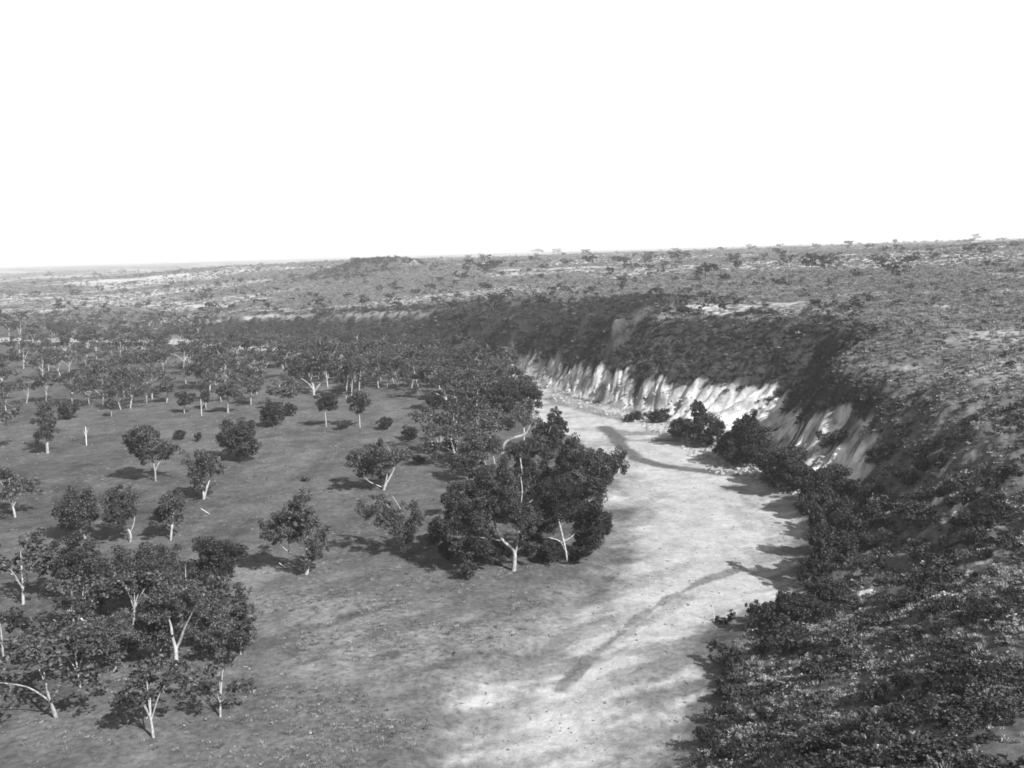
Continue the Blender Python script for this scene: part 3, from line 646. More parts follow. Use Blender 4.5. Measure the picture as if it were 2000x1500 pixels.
tree('lone gum with a bright white trunk high up at the left of the flat', (295, 730), [[(295, 731, 6), (295, 710, 5), (292, 695, 2)]], [(283, 692, 12, 8), (300, 688, 12, 8), (293, 700, 12, 6), (310, 700, 9, 7)], 47)
tree('tree with a white trunk foot at the left margin', (92, 885), [[(93, 886, 9), (92, 865, 7), (92, 840, 4)]], [(85, 800, 18, 14), (98, 815, 16, 14), (84, 830, 18, 14), (100, 842, 12, 12), (78, 850, 12, 10)], 48)
tree('tiny sapling gum alone on the upper left flat', (218, 813), [[(218, 814, 3), (217, 800, 2), (216, 788, 1)]], [(212, 788, 9, 6), (222, 792, 8, 6), (217, 782, 6, 5)], 49)
for i, (x, y, h, w, lab) in enumerate([(325, 786, 46, 34, 'small gum at the upper edge of the open flat, left of two thin ones'), (360, 807, 44, 36, 'thin gum with an airy crown, left of the little tuft topped one'),
                                        (403, 798, 36, 22, 'little tuft topped gum on a fine stem left of the bright white trunk'), (676, 778, 78, 30, 'leftmost of the row of thin white trunks by the sand clearing'),
                                        (686, 772, 70, 26, 'second of the row of thin white trunks by the sand clearing'), (701, 768, 76, 44, 'forked last tree of the row of thin white trunks by the clearing'),
                                        (463, 697, 46, 46, 'gum with a white trunk fork at the foot of the far sand strip'), (240, 770, 52, 46, 'greyish gum among scattered trees at upper left')]):
    g = random.Random(500 + i)
    L = [(x + g.uniform(-.35, .35) * w, y - h * g.uniform(.5, .95), w * .27, h * .15) for _ in range(7)]
    tree(lab, (x, y), [[(x, y + 1, 3.6), (x + g.uniform(-3, 3), y - h * .4, 3), (x + g.uniform(-6, 6), y - h * .8, 1.5)], [(x, y - h * .25, 2.5), (x + g.choice([-1, 1]) * w * .2, y - h * .6, 1.5)]], L, 60 + i)

# ---- shrubs along the right bank under the bluff
def shrub(label, base, lobes, seed, cover=2.0, **k_):
    x, y = base
    plant('river_shrub', 'shrub', label, base, [[(x, y + 1, 4), (x + 1, y - 10, 3), (lobes[0][0], lobes[0][1], 1.5)]], lobes, seed, leaf=M_DARK, bark=M_GREYBARK, cover=cover, crown='foliage', **k_)
shrub('small round bush alone on the sand below the middle of the white cliff', (1237, 823), [(1237, 811, 12, 9), (1226, 816, 10, 6), (1249, 811, 10, 8)], 71)
shrub('second round bush on the sand, just right of the smallest one', (1287, 825), [(1290, 806, 14, 10), (1275, 813, 12, 8), (1302, 812, 12, 9), (1287, 816, 16, 8)], 72)
shrub('big dark spreading shrub where the white cliff meets the sand', (1352, 868), [(1360, 798, 13, 13), (1340, 822, 20, 13), (1370, 818, 18, 16), (1320, 832, 15, 9), (1345, 845, 26, 14), (1363, 785, 8, 7)], 73)
shrub('dark shrub joined to the right of the big spreading one', (1392, 868), [(1385, 828, 20, 18), (1396, 848, 20, 16), (1378, 855, 20, 12), (1408, 835, 10, 10)], 74)
shrub('tall dark river tree in front of the shaded gully', (1462, 905), [(1465, 815, 12, 14), (1452, 832, 18, 18), (1475, 845, 20, 18), (1440, 860, 20, 18), (1490, 858, 16, 18), (1452, 885, 26, 16), (1430, 892, 16, 9), (1482, 888, 20, 13)], 75)
shrub('leafy shrub before the fluted white face, right of the tall dark river tree', (1548, 958), [(1530, 888, 22, 16), (1552, 880, 20, 14), (1560, 905, 22, 16), (1522, 912, 22, 16), (1545, 930, 28, 16), (1503, 935, 20, 12), (1575, 930, 20, 14)], 76)
shrub('shrub at the foot of the fluted white face, right of the leafy one', (1615, 985), [(1612, 915, 20, 13), (1640, 925, 22, 13), (1620, 945, 26, 16), (1592, 958, 22, 16), (1650, 955, 22, 14), (1612, 972, 22, 11)], 77)
shrub('tall narrow dark tree at the widest bend of the sand', (1600, 1128), [(1588, 990, 8, 10), (1600, 1002, 11, 14), (1590, 1022, 13, 16), (1605, 1042, 17, 18), (1590, 1058, 13, 14), (1610, 1072, 18, 18), (1595, 1088, 16, 14), (1605, 1108, 22, 16), (1625, 1050, 13, 16)], 78)
shrub('bushy shrub behind the tall narrow dark tree', (1650, 1035), [(1628, 985, 16, 12), (1648, 985, 16, 13), (1662, 1002, 18, 14), (1640, 1015, 18, 14), (1672, 1020, 12, 10)], 79)
shrub('rounded shrub below the narrow tree at the lower edge of the sand', (1560, 1205), [(1545, 1178, 18, 13), (1568, 1180, 18, 14), (1588, 1172, 18, 14), (1555, 1195, 22, 10), (1600, 1190, 16, 12)], 80)
shrub('knobbly bush at the bottom bank beside the dead sapling and the sand', (1490, 1222), [(1465, 1184, 8, 9), (1482, 1186, 13, 12), (1503, 1182, 16, 12), (1522, 1188, 14, 12), (1476, 1205, 16, 12), (1506, 1207, 20, 11)], 81)
shrub('very small bush on the sand edge next to the dead sapling', (1412, 1220), [(1402, 1207, 9, 7), (1420, 1209, 11, 8), (1430, 1199, 7, 7)], 82)
shrub('shrub half up the hillside above the narrow dark tree', (1700, 985), [(1690, 955, 18, 12), (1712, 958, 16, 12), (1700, 972, 20, 10)], 83)
shrub('dark thicket at the base of the slope between two shadows on the sand', (1600, 1165), [(1590, 1140, 18, 12), (1612, 1135, 18, 13), (1630, 1145, 18, 12), (1608, 1155, 22, 9)], 84)
shrub('shrub leaning over the sand above the narrow tree', (1580, 1010), [(1570, 975, 16, 12), (1590, 975, 14, 12), (1575, 992, 18, 12), (1562, 985, 10, 9)], 85)
for i, (x, y, w, h) in enumerate([(1325, 856, 50, 40), (1425, 893, 56, 62), (1505, 935, 62, 70), (1532, 962, 62, 66), (1590, 990, 64, 70), (1630, 1020, 64, 64), (1618, 1068, 62, 74), (1645, 1100, 66, 66), (1578, 1146, 46, 56), (1622, 1182, 66, 60), (1540, 1200, 52, 44), (1668, 1062, 60, 54), (1700, 1030, 60, 46), (1560, 935, 50, 44)]):
    g = random.Random(900 + i)
    L = [(x + g.uniform(-.36, .36) * w, y - h * g.uniform(.25, .9), w * g.uniform(.16, .26), h * g.uniform(.16, .26)) for _ in range(10)]
    shrub(['first', 'second', 'third', 'fourth', 'fifth', 'sixth', 'seventh', 'eighth', 'ninth', 'tenth', 'eleventh', 'twelfth', 'thirteenth', 'fourteenth'][i] + ' shrub of the right bank thicket, counted from the white cliff', (x, y), L, 900 + i, group='thicket along the right bank')
# the young growth and bushes dotted over the flat
for i, (x, y, w, h, lab) in enumerate([(137, 818, 40, 38, 'round dark bush over an oval shadow at the upper left of the flat'), (350, 857, 20, 20, 'tiny round bush near the dark round headed gum'), (386, 863, 16, 18, 'tiny bush just left of the dark round headed gum'),
                                        (534, 832, 44, 50, 'tall dark bush between two white trunked gums'), (565, 812, 30, 26, 'low bush touching the wide low gum'), (800, 858, 34, 26, 'bush in the clearing left of the upper grove'),
                                        (755, 838, 36, 24, 'dark low bush in the shade behind the flat crowned gum'), (850, 800, 34, 30, 'bush against the shade of the upper left grove'), (668, 838, 26, 18, 'low bush right of the broad black shadow'),
                                        (730, 905, 18, 12, 'scrap of bush hidden under the flat crowned gum'), (820, 905, 30, 16, 'low bush in dry grass left of the grove'), (850, 1060, 30, 24, 'bush in the black shade at the left of the grove'),
                                        (598, 938, 16, 9, 'tiny tuft bush with a fallen stick, above the lone cone shaped gum'), (880, 880, 36, 22, 'low dark bush left of the white twin trunk'), (700, 800, 30, 16, 'low bush at the foot of the thin white trunks')]):
    g = random.Random(700 + i)
    L = [(x + g.uniform(-.32, .32) * w, y - h * g.uniform(.3, .8), w * .26, h * .28) for _ in range(6)]
    plant('bush', 'bush', lab, (x, y), [[(x, y + 1, 3), (x, y - h * .5, 1.5)]], L, 700 + i, leaf=M_DARK, bark=M_GREYBARK, cover=1.8, crown='foliage')
# grove understorey
for i in range(16):
    g = random.Random(820 + i)
    x, y = [(930, 1100), (960, 1088), (1040, 1085), (1075, 1100), (1150, 1085), (1175, 1045), (1090, 1030), (1000, 1020), (930, 1040), (880, 1095), (860, 1060), (1120, 985), (1060, 970), (990, 960), (930, 950), (1100, 930)][i]
    w, h = g.uniform(44, 62), g.uniform(34, 54)
    L = [(x + g.uniform(-.34, .34) * w, y - h * g.uniform(.3, .8), w * .26, h * .28) for _ in range(6)]
    plant('bush', 'bush', 'dark underwood bush in the deep shade beneath the river grove', (x, y), [[(x, y + 1, 3), (x, y - h * .5, 1.5)]], L, 820 + i, leaf=M_DARK, bark=M_GREYBARK, cover=1.8, crown='foliage', group='underwood of the river grove')

# ---- dead wood
def dead(name, cat, label, base, stems, seed):
    plant(name, cat, label, base, stems, [], seed, bark=M_DEAD)
dead('dead_tree', 'dead tree', 'leaning bare white dead trunk at the left of the lower left wood', (168, 1212), [[(168, 1213, 6), (150, 1201, 7), (130, 1188, 6), (108, 1176, 5)], [(150, 1201, 3), (143, 1188, 2)]], 91)
dead('dead_tree', 'dead tree', 'thin bare grey dead tree standing alone on the upper left flat', (169, 870), [[(169, 871, 3.4), (168, 850, 3), (167, 832, 1.6)], [(168, 852, 2), (163, 840, 1)], [(168, 848, 1.6), (173, 836, 1)]], 92)
dead('dead_tree', 'dead tree', 'leafless sapling on the sand at the bottom of the river bed', (1394, 1215), [[(1394, 1216, 2.4), (1394, 1195, 2), (1390, 1178, 1.2), (1383, 1162, .8)], [(1394, 1192, 1.6), (1402, 1174, 1), (1406, 1164, .7)], [(1391, 1182, 1), (1395, 1168, .7)]], 93)
dead('dead_tree', 'dead tree', 'pale bare stick of a tree right of the small bushes on the flat', (394, 812), [[(394, 813, 2.4), (393, 795, 2), (392, 778, 1)], [(393, 796, 1.5), (398, 786, 1)]], 94)
dead('fallen_log', 'log', 'fallen dark log lying on the flat right of the slender gum', (412, 1004), [[(392, 992, 2.2), (402, 998, 2.6), (412, 1005, 2.4)]], 95)
dead('fallen_branch', 'branch', 'fallen pale branch in the black shadow of the lone cone shaped gum', (560, 1108), [[(545, 1098, 2), (552, 1103, 2.5), (562, 1109, 2.5)]], 96)

# ------------------------------------------------------------------ generic gums and bushes, copied one by one
def generic_gum(seed, h, w, lean=0.0):
    g = random.Random(seed)
    st = []; fork = h * g.uniform(.2, .34)
    x0 = lean * h * .12
    st.append([(0, 0, -.3, .24), (x0 * .5, 0, fork * .5, .19), (x0, 0, fork, .15), (x0 * 1.6, 0, h * .75, .05)])
    LB = []; nl = g.randint(3, 4)
    for i in range(nl):
        a_ = 2 * math.pi * (i + g.random() * .6) / nl; rad = w * .5 * g.uniform(.5, .85)
        ex, ey, ez = x0 + math.cos(a_) * rad, math.sin(a_) * rad, h * g.uniform(.48, .86)
        st.append([(x0 * .8, 0, fork * .8, .12), (x0 + (ex - x0) * .4, ey * .4, fork + (ez - fork) * .55, .08), (ex, ey, ez, .04)])
        for _ in range(4):
            LB.append((ex + g.uniform(-.17, .17) * w, ey + g.uniform(-.17, .17) * w, ez + g.uniform(-.10, .08) * h, w * g.uniform(.13, .2), w * g.uniform(.13, .2), h * g.uniform(.08, .12)))
    for _ in range(4):
        LB.append((x0 * 1.6 + g.uniform(-.2, .2) * w, g.uniform(-.2, .2) * w, h * g.uniform(.75, .94), w * g.uniform(.14, .2), w * g.uniform(.14, .2), h * .09))
    return st, LB

GUMS = []
for i in range(18):
    g = random.Random(1000 + i); h = 11.0; w = g.uniform(8, 13)
    st, LB = generic_gum(1000 + i, h, w, g.uniform(-1, 1))
    tm = limb_mesh('trunk', st[:1]); lm = [limb_mesh('limb', [s]) for s in st[1:]]
    cm = leaves('crown', LB, 0.46, .72 + .35 * (i % 3) / 2, seed=1000 + i)
    lf = M_LEAF if i % 3 else M_DARK
    tm.materials.append(M_BARK); cm.materials.append(lf)
    for l in lm: l.materials.append(M_BARK)
    GUMS.append((tm, lm, cm, h))
BUSHES = []
for i in range(8):
    g = random.Random(1100 + i)
    LB = [(g.uniform(-.55, .55), g.uniform(-.55, .55), g.uniform(.35, .85), g.uniform(.3, .5), g.uniform(.3, .5), g.uniform(.25, .4)) for _ in range(7)]
    bm = leaves('bush', LB, 0.11, 1.3, sub=8, seed=1100 + i); bm.materials.append(M_SCRUB if i % 2 else M_DARK); BUSHES.append(bm)
FARTREE = []
for i in range(6):
    g = random.Random(1200 + i)
    LB = [(g.uniform(-.9, .9), g.uniform(-.7, .7), g.uniform(.8, 1.9), g.uniform(.4, .6), g.uniform(.4, .6), g.uniform(.28, .4)) for _ in range(7)]
    bm = leaves('crown', LB, 0.30, 1.6, sub=5, seed=1200 + i); bm.materials.append(M_DARK)
    sm = limb_mesh('trunk', [[(0, 0, -.2, .09), (.05, 0, .6, .07), (.1, 0, 1.3, .03)]]); sm.materials.append(M_GREYBARK)
    FARTREE.append((bm, sm))

def put(meshes, name, label, cat, group, x, y, s, sz, rot):
    """meshes: list of (part name, mesh)"""
    z = height(x, y)
    t = thing(name, (x, y, z - 0.1 * s), rot, label, cat, group); t.scale = (s, s, sz)
    for pn, me_ in meshes:
        o = bpy.data.objects.new(pn, me_); COL.objects.link(o); o.parent = t
    return t

def project(x, y, z):
    v_ = np.array([x, y, z]) - CAM; f_ = v_ @ F0
    return 1000 + FPX * (v_ @ RV) / f_, 750 - FPX * (v_ @ UV) / f_

def gum_at(px, py, hpx, k_, label, group):
    global last_gum
    B = hit(px, py); dist = math.hypot(B[0], B[1]); tm, lm, cm, h0 = GUMS[k_ % len(GUMS)]
    s = hpx * dist / FPX / h0
    last_gum = put([('trunk', tm)] + [('limb', l) for l in lm] + [('crown', cm)], 'gum_tree', label, 'tree', group, B[0], B[1], s * random.uniform(.9, 1.2), s, random.uniform(0, 6.28))

UN = ['', 'first', 'second', 'third', 'fourth', 'fifth', 'sixth', 'seventh', 'eighth', 'ninth', 'tenth', 'eleventh', 'twelfth', 'thirteenth', 'fourteenth', 'fifteenth', 'sixteenth', 'seventeenth', 'eighteenth', 'nineteenth']
def ordinal(n_):
    if n_ < 20: return UN[n_]
    t_ = ['twent', 'thirt', 'fort', 'fift', 'sixt'][n_ // 10 - 2]
    return t_ + 'ieth' if n_ % 10 == 0 else t_ + 'y-' + UN[n_ % 10]
taken = []
def free(px, py, dx, dy):
    for a_, b_ in taken:
        if abs(a_ - px) < dx and abs(b_ - py) < dy: return False
    taken.append((px, py)); return True
g = random.Random(77)
# (label, group, polygon box x0,x1,y0,y1, count, height in pixels at the mean, spacing)
zones = [
    ('gum in the scattered wood at the far left of the flat', 'scattered gums at far left', (70, 290, 676, 800), 48, 46, (13, 8)),
    ('gum in the thin belt along the far left sand strip', 'gums of the far left belt', (70, 420, 642, 680), 34, 28, (12, 5)),
    ('gum in the open wood at the head of the flat', 'gums at the head of the flat', (290, 600, 680, 788), 46, 52, (15, 8)),
    ('gum of the dense belt under the far dark slope', 'gums under the far dark slope', (420, 860, 668, 702), 46, 31, (12, 5)),
    ('gum of the thick middle wood behind the white forked trunk', 'gums of the thick middle wood', (560, 850, 704, 762), 46, 64, (15, 8)),
    ('dark gum crowded along the bank left of the white cliff', 'gums crowded left of the white cliff', (820, 1000, 700, 785), 24, 60, (16, 9)),
    ('gum at the far left edge of the flat', 'gums at the far left edge', (-30, 68, 655, 860), 12, 60, (14, 10)),
    ('gum in the upper part of the river grove', 'gums of the upper river grove', (840, 985, 805, 930), 10, 82, (30, 20)),
    ('gum on the bank above the bend of the sand', 'gums on the bank above the bend', (885, 1040, 735, 835), 17, 68, (20, 10)),
    ('pale stemmed gum amid the lower left wood', 'gums amid the lower left wood', (105, 460, 1175, 1345), 9, 112, (50, 34)),
    ('small gum scattered beyond the sand strip at the far left', 'small gums beyond the sand strip', (70, 420, 622, 645), 30, 20, (12, 3)),
]
gi = 0
for lab, grp, (x0, x1, y0, y1), cnt, hp, (dx, dy) in zones:
    made = 0; tries = 0; row = []
    while made < cnt and tries < 2000:
        tries += 1
        px, py = g.uniform(x0, x1), g.uniform(y0, y1)
        if grp.startswith('gums of the thick') and px < 640 and py > 745: continue
        if grp.startswith('gums crowded') and (py - 700) < (px - 900) * 0.55: continue
        if grp.startswith('gums at the head') and py > 735 and g.random() < .5: continue
        if grp.startswith('scattered gums') and py > 735 and g.random() < .4: continue
        B = gp(px, py); sd = float(sample(SDR, np.array([B[0]]), np.array([B[1]]))[0])
        if sd > 2: continue
        if not free(px, py, dx, dy): continue
        gum_at(px, py, hp * (0.72 + 0.5 * g.random()) * (0.8 + 0.4 * (py - y0) / (y1 - y0)), gi, lab, grp); gi += 1; made += 1
        row.append((px, last_gum))
    for k_, (px, o) in enumerate(sorted(row, key=lambda q: q[0])): o['label'] = ordinal(k_ + 1) + ' from left, ' + lab
# outside the print's edges the wood goes on
for px, py, hp, lab in [(30, 1010, 100, 'gum at the extreme left beside the round crowned tree'), (45, 1180, 140, 'gum at the extreme left beside the lower left wood'), (10, 1330, 150, 'corner gum at the very bottom left'),
                        (110, 1400, 160, 'first of the gums below the lower left wood, near the left corner'), (300, 1440, 165, 'second gum below the lower left wood, in front of the scrub'), (430, 1400, 120, 'smaller gum below the narrow pointed gum'),
                        (-5, 880, 90, 'gum at the left edge level with the white trunk foot')]:
    gum_at(px, py, hp, gi, lab, None); gi += 1
# gums whose labels are None-group singles: drop the empty property
for o in bpy.data.objects:
    if o.get('group') is None and 'group' in o: del o['group']

# ---- bushes and low trees of the plateau and the plains, the larger ones one by one
nb = 0
def far_tree(px, py, hpx, wid, lab, grp):
    hpx = hpx * 1.25
    B = hit(px, py); dist = math.hypot(B[0], B[1])
    bm, sm = FARTREE[int(g.random() * 6)]; s = hpx * dist / FPX / 2.2
    put([('trunk', sm), ('crown', bm)], 'low_tree', lab, 'tree', grp, B[0], B[1], s * wid, s, g.uniform(0, 6.28))
spots = [(920, 523, 15, 'dark tree right of the flat topped hill, first of a pair'), (962, 530, 22, 'largest dark tree of the pair right of the flat topped hill'), (1155, 519, 20, 'wide dark tree at the centre of the skyline plain'),
         (1010, 516, 10, 'small tree left of the centre of the skyline'), (1270, 545, 12, 'dot like tree on the pale ridge'), (1320, 512, 18, 'tree on the plain above the bluff middle'), (1378, 545, 30, 'tall dark tree standing out on the plateau'),
         (1418, 548, 16, 'low tree right of the tall dark plateau tree'), (1440, 527, 20, 'tree behind the tall dark plateau tree'), (1585, 530, 28, 'biggest dark tree of the right plateau'), (1610, 525, 22, 'tree joined right of the biggest plateau tree'),
         (1537, 518, 18, 'tree left of the biggest plateau tree'), (1735, 535, 26, 'left tree of the pair at the far right plateau'), (1775, 520, 24, 'right tree of the pair at the far right plateau'), (197, 571, 10, 'lone dark bushy tree on the far left plain'),
         (686, 505, 7, 'tiny tree on the very top of the flat topped hill'), (1190, 543, 18, 'dark tree on the slope below the skyline centre'), (1215, 560, 16, 'tree just below the dark one on the centre slope'), (900, 548, 18, 'tree below the pair near the hill'),
         (840, 570, 16, 'dark tree below the right foot of the hill'), (945, 565, 16, 'low dark tree in the middle distance above the bluff'), (425, 560, 9, 'tree on the pale left ridge'), (470, 553, 11, 'second tree on the pale left ridge')]
for x, y, h, lab in spots: far_tree(x, y, h, 1.25, lab, None)
fz = [('dark low bush dotted on the plateau above the bluff', 'bushes on the plateau above the bluff', (850, 1700, 540, 612), 75, 10),
      ('tiny tree on the plain behind the bluff', 'tiny trees of the plain behind the bluff', (900, 1950, 487, 540), 90, 10),
      ('small bush on the pale slopes round the flat topped hill', 'bushes round the flat topped hill', (560, 900, 505, 600), 45, 8),
      ('tiny bush on the far left plain', 'bushes of the far left plain', (60, 560, 530, 612), 65, 7)]
for lab, grp, (x0, x1, y0, y1), cnt, hp in fz:
    for _ in range(cnt):
        px = g.uniform(x0, x1); t_ = g.random() ** 0.8; py = y0 - 0.03 * (px - x0) * (y0 < 500) + (y1 - y0) * t_
        far_tree(px, py, hp * g.uniform(.55, 1.35) * (0.65 + .7 * t_), g.uniform(1.0, 1.8), lab, grp)
# scrub bushes of the near hillside and slopes, one by one
def bush_at(px, py, hpx, wid, lab, grp):
    B = hit(px, py); dist = math.hypot(B[0], B[1]); s = hpx * dist / FPX
    z = height(B[0], B[1]); o = bpy.data.objects.new('bush', BUSHES[int(g.random() * 8)]); COL.objects.link(o)
    o.location = (B[0], B[1], z - .1); o.scale = (s * wid, s * wid, s); o.rotation_euler = (0, 0, g.uniform(0, 6.28)); o['label'] = lab; o['category'] = 'bush'; o['group'] = grp
bz = [('dark scrub bush on the near right hillside', 'scrub bushes of the near hillside', (1600, 1985, 860, 1220), 110, 26), ('scrub bush on the nearest slope at the bottom right', 'scrub bushes of the nearest slope', (1340, 1990, 1240, 1495), 60, 34),
      ('scrub bush on the dark slope above the white cliff', 'bushes on the dark bluff slope', (960, 1660, 625, 700), 60, 9)]
for lab, grp, (x0, x1, y0, y1), cnt, hp in bz:
    k_ = 0
    while k_ < cnt:
        px, py = g.uniform(x0, x1), g.uniform(y0, y1)
        B = hit(px, py)
        if float(sample(HILL, np.array([B[0]]), np.array([B[1]]))[0]) < .5: continue
        bush_at(px, py, hp * g.uniform(.5, 1.3), g.uniform(.8, 1.3), lab, grp); k_ += 1

# ------------------------------------------------------------------ ground cover nobody could count: geometry nodes
def tuft_mesh(name, seed, n_=16, w=.5, h=.5, spread=0.5):
    g_ = np.random.default_rng(seed); V = []
    for _ in range(n_):
        a_ = g_.uniform(0, 6.283); r_ = spread * g_.random() ** .5; c = np.array([math.cos(a_) * r_, math.sin(a_) * r_, 0])
        up = np.array([math.cos(a_) * .5 * r_ / spread, math.sin(a_) * .5 * r_ / spread, 1]) * h * g_.uniform(.6, 1.1)
        sd = np.array([-math.sin(a_ + g_.normal() * .6), math.cos(a_ + g_.normal() * .6), 0]) * w * .5
        V += [c - sd, c + sd, c + sd * .35 + up, c - sd * .35 + up]
    return mesh_np(name, np.array(V), np.arange(4 * n_).reshape(-1, 4))

def dome_mesh(name, seed):
    """a small uneven hummock"""
    g_ = random.Random(seed); V = [(0, 0, .62 * g_.uniform(.9, 1.1))]; F_ = []
    for ring, (r_, z_) in enumerate(((.38, .5), (.62, .2), (.66, -.15))):
        for k_ in range(7):
            a_ = 2 * math.pi * (k_ + .5 * ring) / 7; q = g_.uniform(.78, 1.22)
            V.append((math.cos(a_) * r_ * q, math.sin(a_) * r_ * q, z_ * g_.uniform(.7, 1.3)))
    me_ = bpy.data.meshes.new(name)
    for k_ in range(7): F_.append((0, 1 + k_, 1 + (k_ + 1) % 7))
    for ring in range(2):
        for k_ in range(7):
            a_ = 1 + ring * 7 + k_; b_ = 1 + ring * 7 + (k_ + 1) % 7; F_.append((a_, a_ + 7, b_ + 7, b_))
    me_.from_pydata(V, [], F_); me_.update(); return me_

def scatter(name, label, pts_, scl, meshes, mat):
    """one object whose node tree stands small meshes on its points"""
    me_ = bpy.data.meshes.new(name); me_.vertices.add(len(pts_)); me_.vertices.foreach_set('co', pts_.astype(np.float32).ravel())
    a1 = me_.attributes.new('size', 'FLOAT_VECTOR', 'POINT'); a1.data.foreach_set('vector', scl.astype(np.float32).ravel())
    a2 = me_.attributes.new('turn', 'FLOAT_VECTOR', 'POINT'); rt = np.zeros((len(pts_), 3)); rt[:, 2] = rng.random(len(pts_)) * 6.283
    a2.data.foreach_set('vector', rt.astype(np.float32).ravel())
    me_.materials.append(mat)
    o = bpy.data.objects.new(name, me_); COL.objects.link(o); o['kind'] = 'stuff'; o['label'] = label
    # a variant per tree: merge the variants into the node group through Join of separate index selections
    ng = bpy.data.node_groups.new(name, 'GeometryNodeTree')
    ng.interface.new_socket('Geometry', in_out='INPUT', socket_type='NodeSocketGeometry'); ng.interface.new_socket('Geometry', in_out='OUTPUT', socket_type='NodeSocketGeometry')
    gin = ng.nodes.new('NodeGroupInput'); gout = ng.nodes.new('NodeGroupOutput'); join = ng.nodes.new('GeometryNodeJoinGeometry')
    sz_ = ng.nodes.new('GeometryNodeInputNamedAttribute'); sz_.data_type = 'FLOAT_VECTOR'; sz_.inputs[0].default_value = 'size'
    tn = ng.nodes.new('GeometryNodeInputNamedAttribute'); tn.data_type = 'FLOAT_VECTOR'; tn.inputs[0].default_value = 'turn'
    idx = ng.nodes.new('GeometryNodeInputIndex')
    for k_, m_ in enumerate(meshes):
        if not m_.materials: m_.materials.append(mat)
        src = bpy.data.objects.new(name + '_form', m_)                # not linked to the scene: only the shape the nodes repeat
        oi = ng.nodes.new('GeometryNodeObjectInfo'); oi.inputs['Object'].default_value = src
        md = ng.nodes.new('ShaderNodeMath'); md.operation = 'MODULO'; md.inputs[1].default_value = len(meshes); ng.links.new(idx.outputs[0], md.inputs[0])
        cp = ng.nodes.new('ShaderNodeMath'); cp.operation = 'COMPARE'; cp.inputs[1].default_value = k_; cp.inputs[2].default_value = 0.5; ng.links.new(md.outputs[0], cp.inputs[0])
        ip = ng.nodes.new('GeometryNodeInstanceOnPoints'); ng.links.new(gin.outputs[0], ip.inputs['Points']); ng.links.new(cp.outputs[0], ip.inputs['Selection'])
        ng.links.new(oi.outputs['Geometry'], ip.inputs['Instance']); ng.links.new(sz_.outputs[0], ip.inputs['Scale']); ng.links.new(tn.outputs[0], ip.inputs['Rotation'])
        ng.links.new(ip.outputs[0], join.inputs[0])
    ng.links.new(join.outputs[0], gout.inputs[0])
    md_ = o.modifiers.new('growth', 'NODES'); md_.node_group = ng
    return o

def scatter_pts(n_, r0, r1, a0, a1, accept, power=1.0):
    """random ground points, denser towards the camera so that they fill the view evenly"""
    u = rng.random(n_); r = r0 * (r1 / r0) ** (u ** power); a_ = np.radians(rng.uniform(a0, a1, n_))
    x, y = r * np.sin(a_), r * np.cos(a_)
    m = rng.random(n_) < accept(x, y, r)
    x, y, r = x[m], y[m], r[m]
    return x, y, r

def hillness(x, y): return sample(HILL, x, y)
# hummock grass on the plateau and hillside
def acc(x, y, r): return (hillness(x, y) > .6) * np.where(r < 72, .25, 1) * (sample(BARE, x, y) < .35) * (sample(wmask, x, y) < .35) * (sample(WH, x, y) < .5) * np.where(sample(DK, x, y) < .62, 1, np.where(r < 190, .6, .22)) * np.where(sample(fb_patch, x, y) > .30, 1, .3)
fb_patch = fbm(GX / 9.0, GY / 9.0, 301, 4); fb_near = fbm(GX / 5.0, GY / 5.0, 305, 3)
x, y, r = scatter_pts(190000, 18, 2600, -33, 33, acc, .8)
s = (0.22 + 0.42 * rng.random(len(x))) * (1 + r / 380)
pts_ = np.stack([x, y, heights(x, y) - 0.05], 1)
scatter('hummock_grass', 'pale dry hummock grass tufting the plateau and hillside', pts_, np.stack([s * 1.5, s * 1.5, s], 1), [leaves('hummock', [(0, 0, .25, .62, .62, .36), (.3, .2, .2, .4, .4, .28)], 0.19, 1.0, sub=5, seed=2000 + i) for i in range(3)] + [tuft_mesh('tuft', 5 + i, 60, .05, .5) for i in range(2)], M_TUFT)
# dark scrub on slopes
def acc2(x, y, r): return (hillness(x, y) > .5) * (sample(BARE, x, y) < .35) * (1 - (r < 185) * (y > 20) * (1 - .72 * sstep(.44, .58, sample(fb_near, x, y)))) * (sample(wmask, x, y) < .5) * np.clip(sample(DK, x, y) * 1.15 - .05, .15, 1) * np.where(sample(fb_patch, x, y) > .24, 1, .7)
xa, ya, ra = scatter_pts(64000, 14, 4500, -33, 33, acc2, .9)
xb, yb, rb = scatter_pts(90000, 150, 620, -16, 31, lambda x, y, r: acc2(x, y, r) * (sample(DK, x, y) > .5) * .5, 1.0)
xc = HILL_C[0] + rng.normal(size=1400) * 45; yc = HILL_C[1] + rng.normal(size=1400) * 60
x = np.concatenate([xa, xb, xc]); y = np.concatenate([ya, yb, yc]); r = np.hypot(x, y)
s = (0.38 + 1.25 * rng.random(len(x)) ** 2.2) * (1 + r / 600); s = s * np.where((r > 380) & (rng.random(len(x)) < .05), 2.2, 1)
pts_ = np.stack([x, y, heights(x, y) - 0.1], 1)
small = []
for i in range(4):
    g2 = random.Random(1300 + i)
    LB = [(g2.uniform(-.5, .5), g2.uniform(-.5, .5), g2.uniform(.25, .7), .38, .38, .3) for _ in range(4)]
    small.append(leaves('scrub', LB, 0.15, 1.0, sub=5, seed=1300 + i))
scatter('scrub', 'dark low scrub covering the bluff slopes and hillside', pts_, np.stack([s, s, s * .8], 1), small, M_SCRUB)
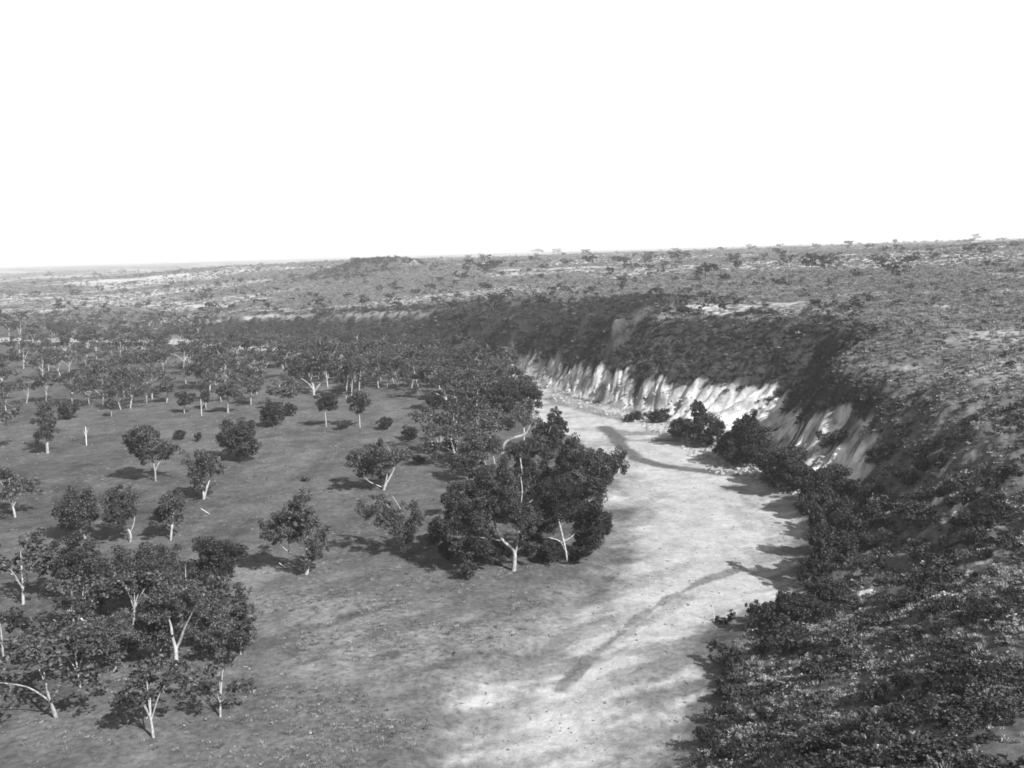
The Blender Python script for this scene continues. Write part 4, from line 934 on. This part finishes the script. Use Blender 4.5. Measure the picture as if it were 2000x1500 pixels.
# tussocks and weeds on the flat
tus = fbm(GX / 6.0, GY / 6.0, 303, 4)
def acc3(x, y, r): return (hillness(x, y) < .3) * (sample(SDR, x, y) < -1) * np.where(sample(tus, x, y) > .50, 1, .15) * (0.35 + 0.65 * (sample(dw, x, y) > -10))
x, y, r = scatter_pts(60000, 80, 420, -33, 20, acc3, .9)
s = 0.14 + 0.40 * rng.random(len(x)) ** 2
scatter('tussock_grass', 'tussocks of dry grass on the river flat', np.stack([x, y, heights(x, y) - .03], 1), np.stack([s * 1.6, s * 1.6, s], 1), [tuft_mesh('tussock', 15 + i, 50, .05, .5) for i in range(3)] + [leaves('mound', [(0, 0, .25, .62, .62, .36)], 0.19, 1.0, sub=5, seed=2010)], M_TUFT)
# fallen lumps of clay under the white cliff
def acc4(x, y, r): return (np.abs(sample(DB, x, y) - 3) < 5) * (sample(WH, x, y) > .6) * 1.0
x, y, r = scatter_pts(60000, 150, 380, 0, 26, acc4, 1.0)
x, y, r = x[:1400], y[:1400], r[:1400]
s = 0.25 + 0.9 * rng.random(len(x)) ** 3
scatter('clay_boulders', 'fallen lumps of pale clay at the foot of the white cliff', np.stack([x, y, heights(x, y)], 1), np.stack([s, s, s * .8], 1), [dome_mesh('lump', 40 + i) for i in range(3)], M_STONE)

# sticks and flood litter left on the sand and the flat
def stick_mesh(name, seed):
    g_ = random.Random(seed); ps = [(-.6, 0, .08, .05), (0, g_.uniform(-.15, .15), .12, .06), (.7, g_.uniform(-.1, .2), .06, .02)]
    return limb_mesh(name, [ps, [(0, 0, .1, .03), (.25, .3 * g_.choice([-1, 1]), .25, .012)]])
x, y, r = scatter_pts(9000, 80, 330, -32, 26, lambda x, y, r: (hillness(x, y) < .3) * np.where(np.abs(sample(SDR, x, y)) < 3.5, .5, .07), .95)
s = 0.18 + 0.5 * rng.random(len(x)) ** 2.5
scatter('flood_litter', 'sticks and flood litter lying on the sand edge and flat', np.stack([x, y, heights(x, y)], 1), np.stack([s, s, s], 1), [stick_mesh('stick', 50 + i) for i in range(4)], M_GREYBARK)
x, y, r = scatter_pts(16000, 85, 330, -10, 26, lambda x, y, r: (sample(SDR, x, y) > 0) * np.where(sample(damp, x, y) > .3, .6, .12), .95)
s = 0.08 + 0.22 * rng.random(len(x)) ** 3
scatter('river_stones', 'small grey stones strewn over the dry sand bed', np.stack([x, y, heights(x, y)], 1), np.stack([s, s, s * .7], 1), [dome_mesh('pebble', 60 + i) for i in range(3)], M_PEBBLE)

# ------------------------------------------------------------------ the air
hm = bpy.data.materials.new('thin_haze'); hm.use_nodes = True; nt = hm.node_tree
nt.nodes.remove(nt.nodes['Principled BSDF'])
pv = nt.nodes.new('ShaderNodeVolumePrincipled'); pv.inputs['Color'].default_value = (.95, .95, .95, 1); pv.inputs['Density'].default_value = 0.00016; pv.inputs['Anisotropy'].default_value = 0.2
nt.links.new(pv.outputs[0], nt.nodes['Material Output'].inputs['Volume'])
Rb = 33500; zt = max(CAM_H + 2.0, float(GZ.max()) + 12.0); zb = float(GZ.min()) - 1.0
hv = [(sx * Rb, sy * Rb, z) for z in (zb, zt) for sx, sy in ((-1, -1), (1, -1), (1, 1), (-1, 1))]
hme = bpy.data.meshes.new('haze'); hme.from_pydata(hv, [], [(3, 2, 1, 0), (4, 5, 6, 7), (0, 1, 5, 4), (1, 2, 6, 5), (2, 3, 7, 6), (3, 0, 4, 7)]); hme.update()
link('haze', hme, hm, kind='stuff', label='thin pale haze over the plain')
print('grid', NR, NT, 'rbf', n, 'objects', len(bpy.data.objects))
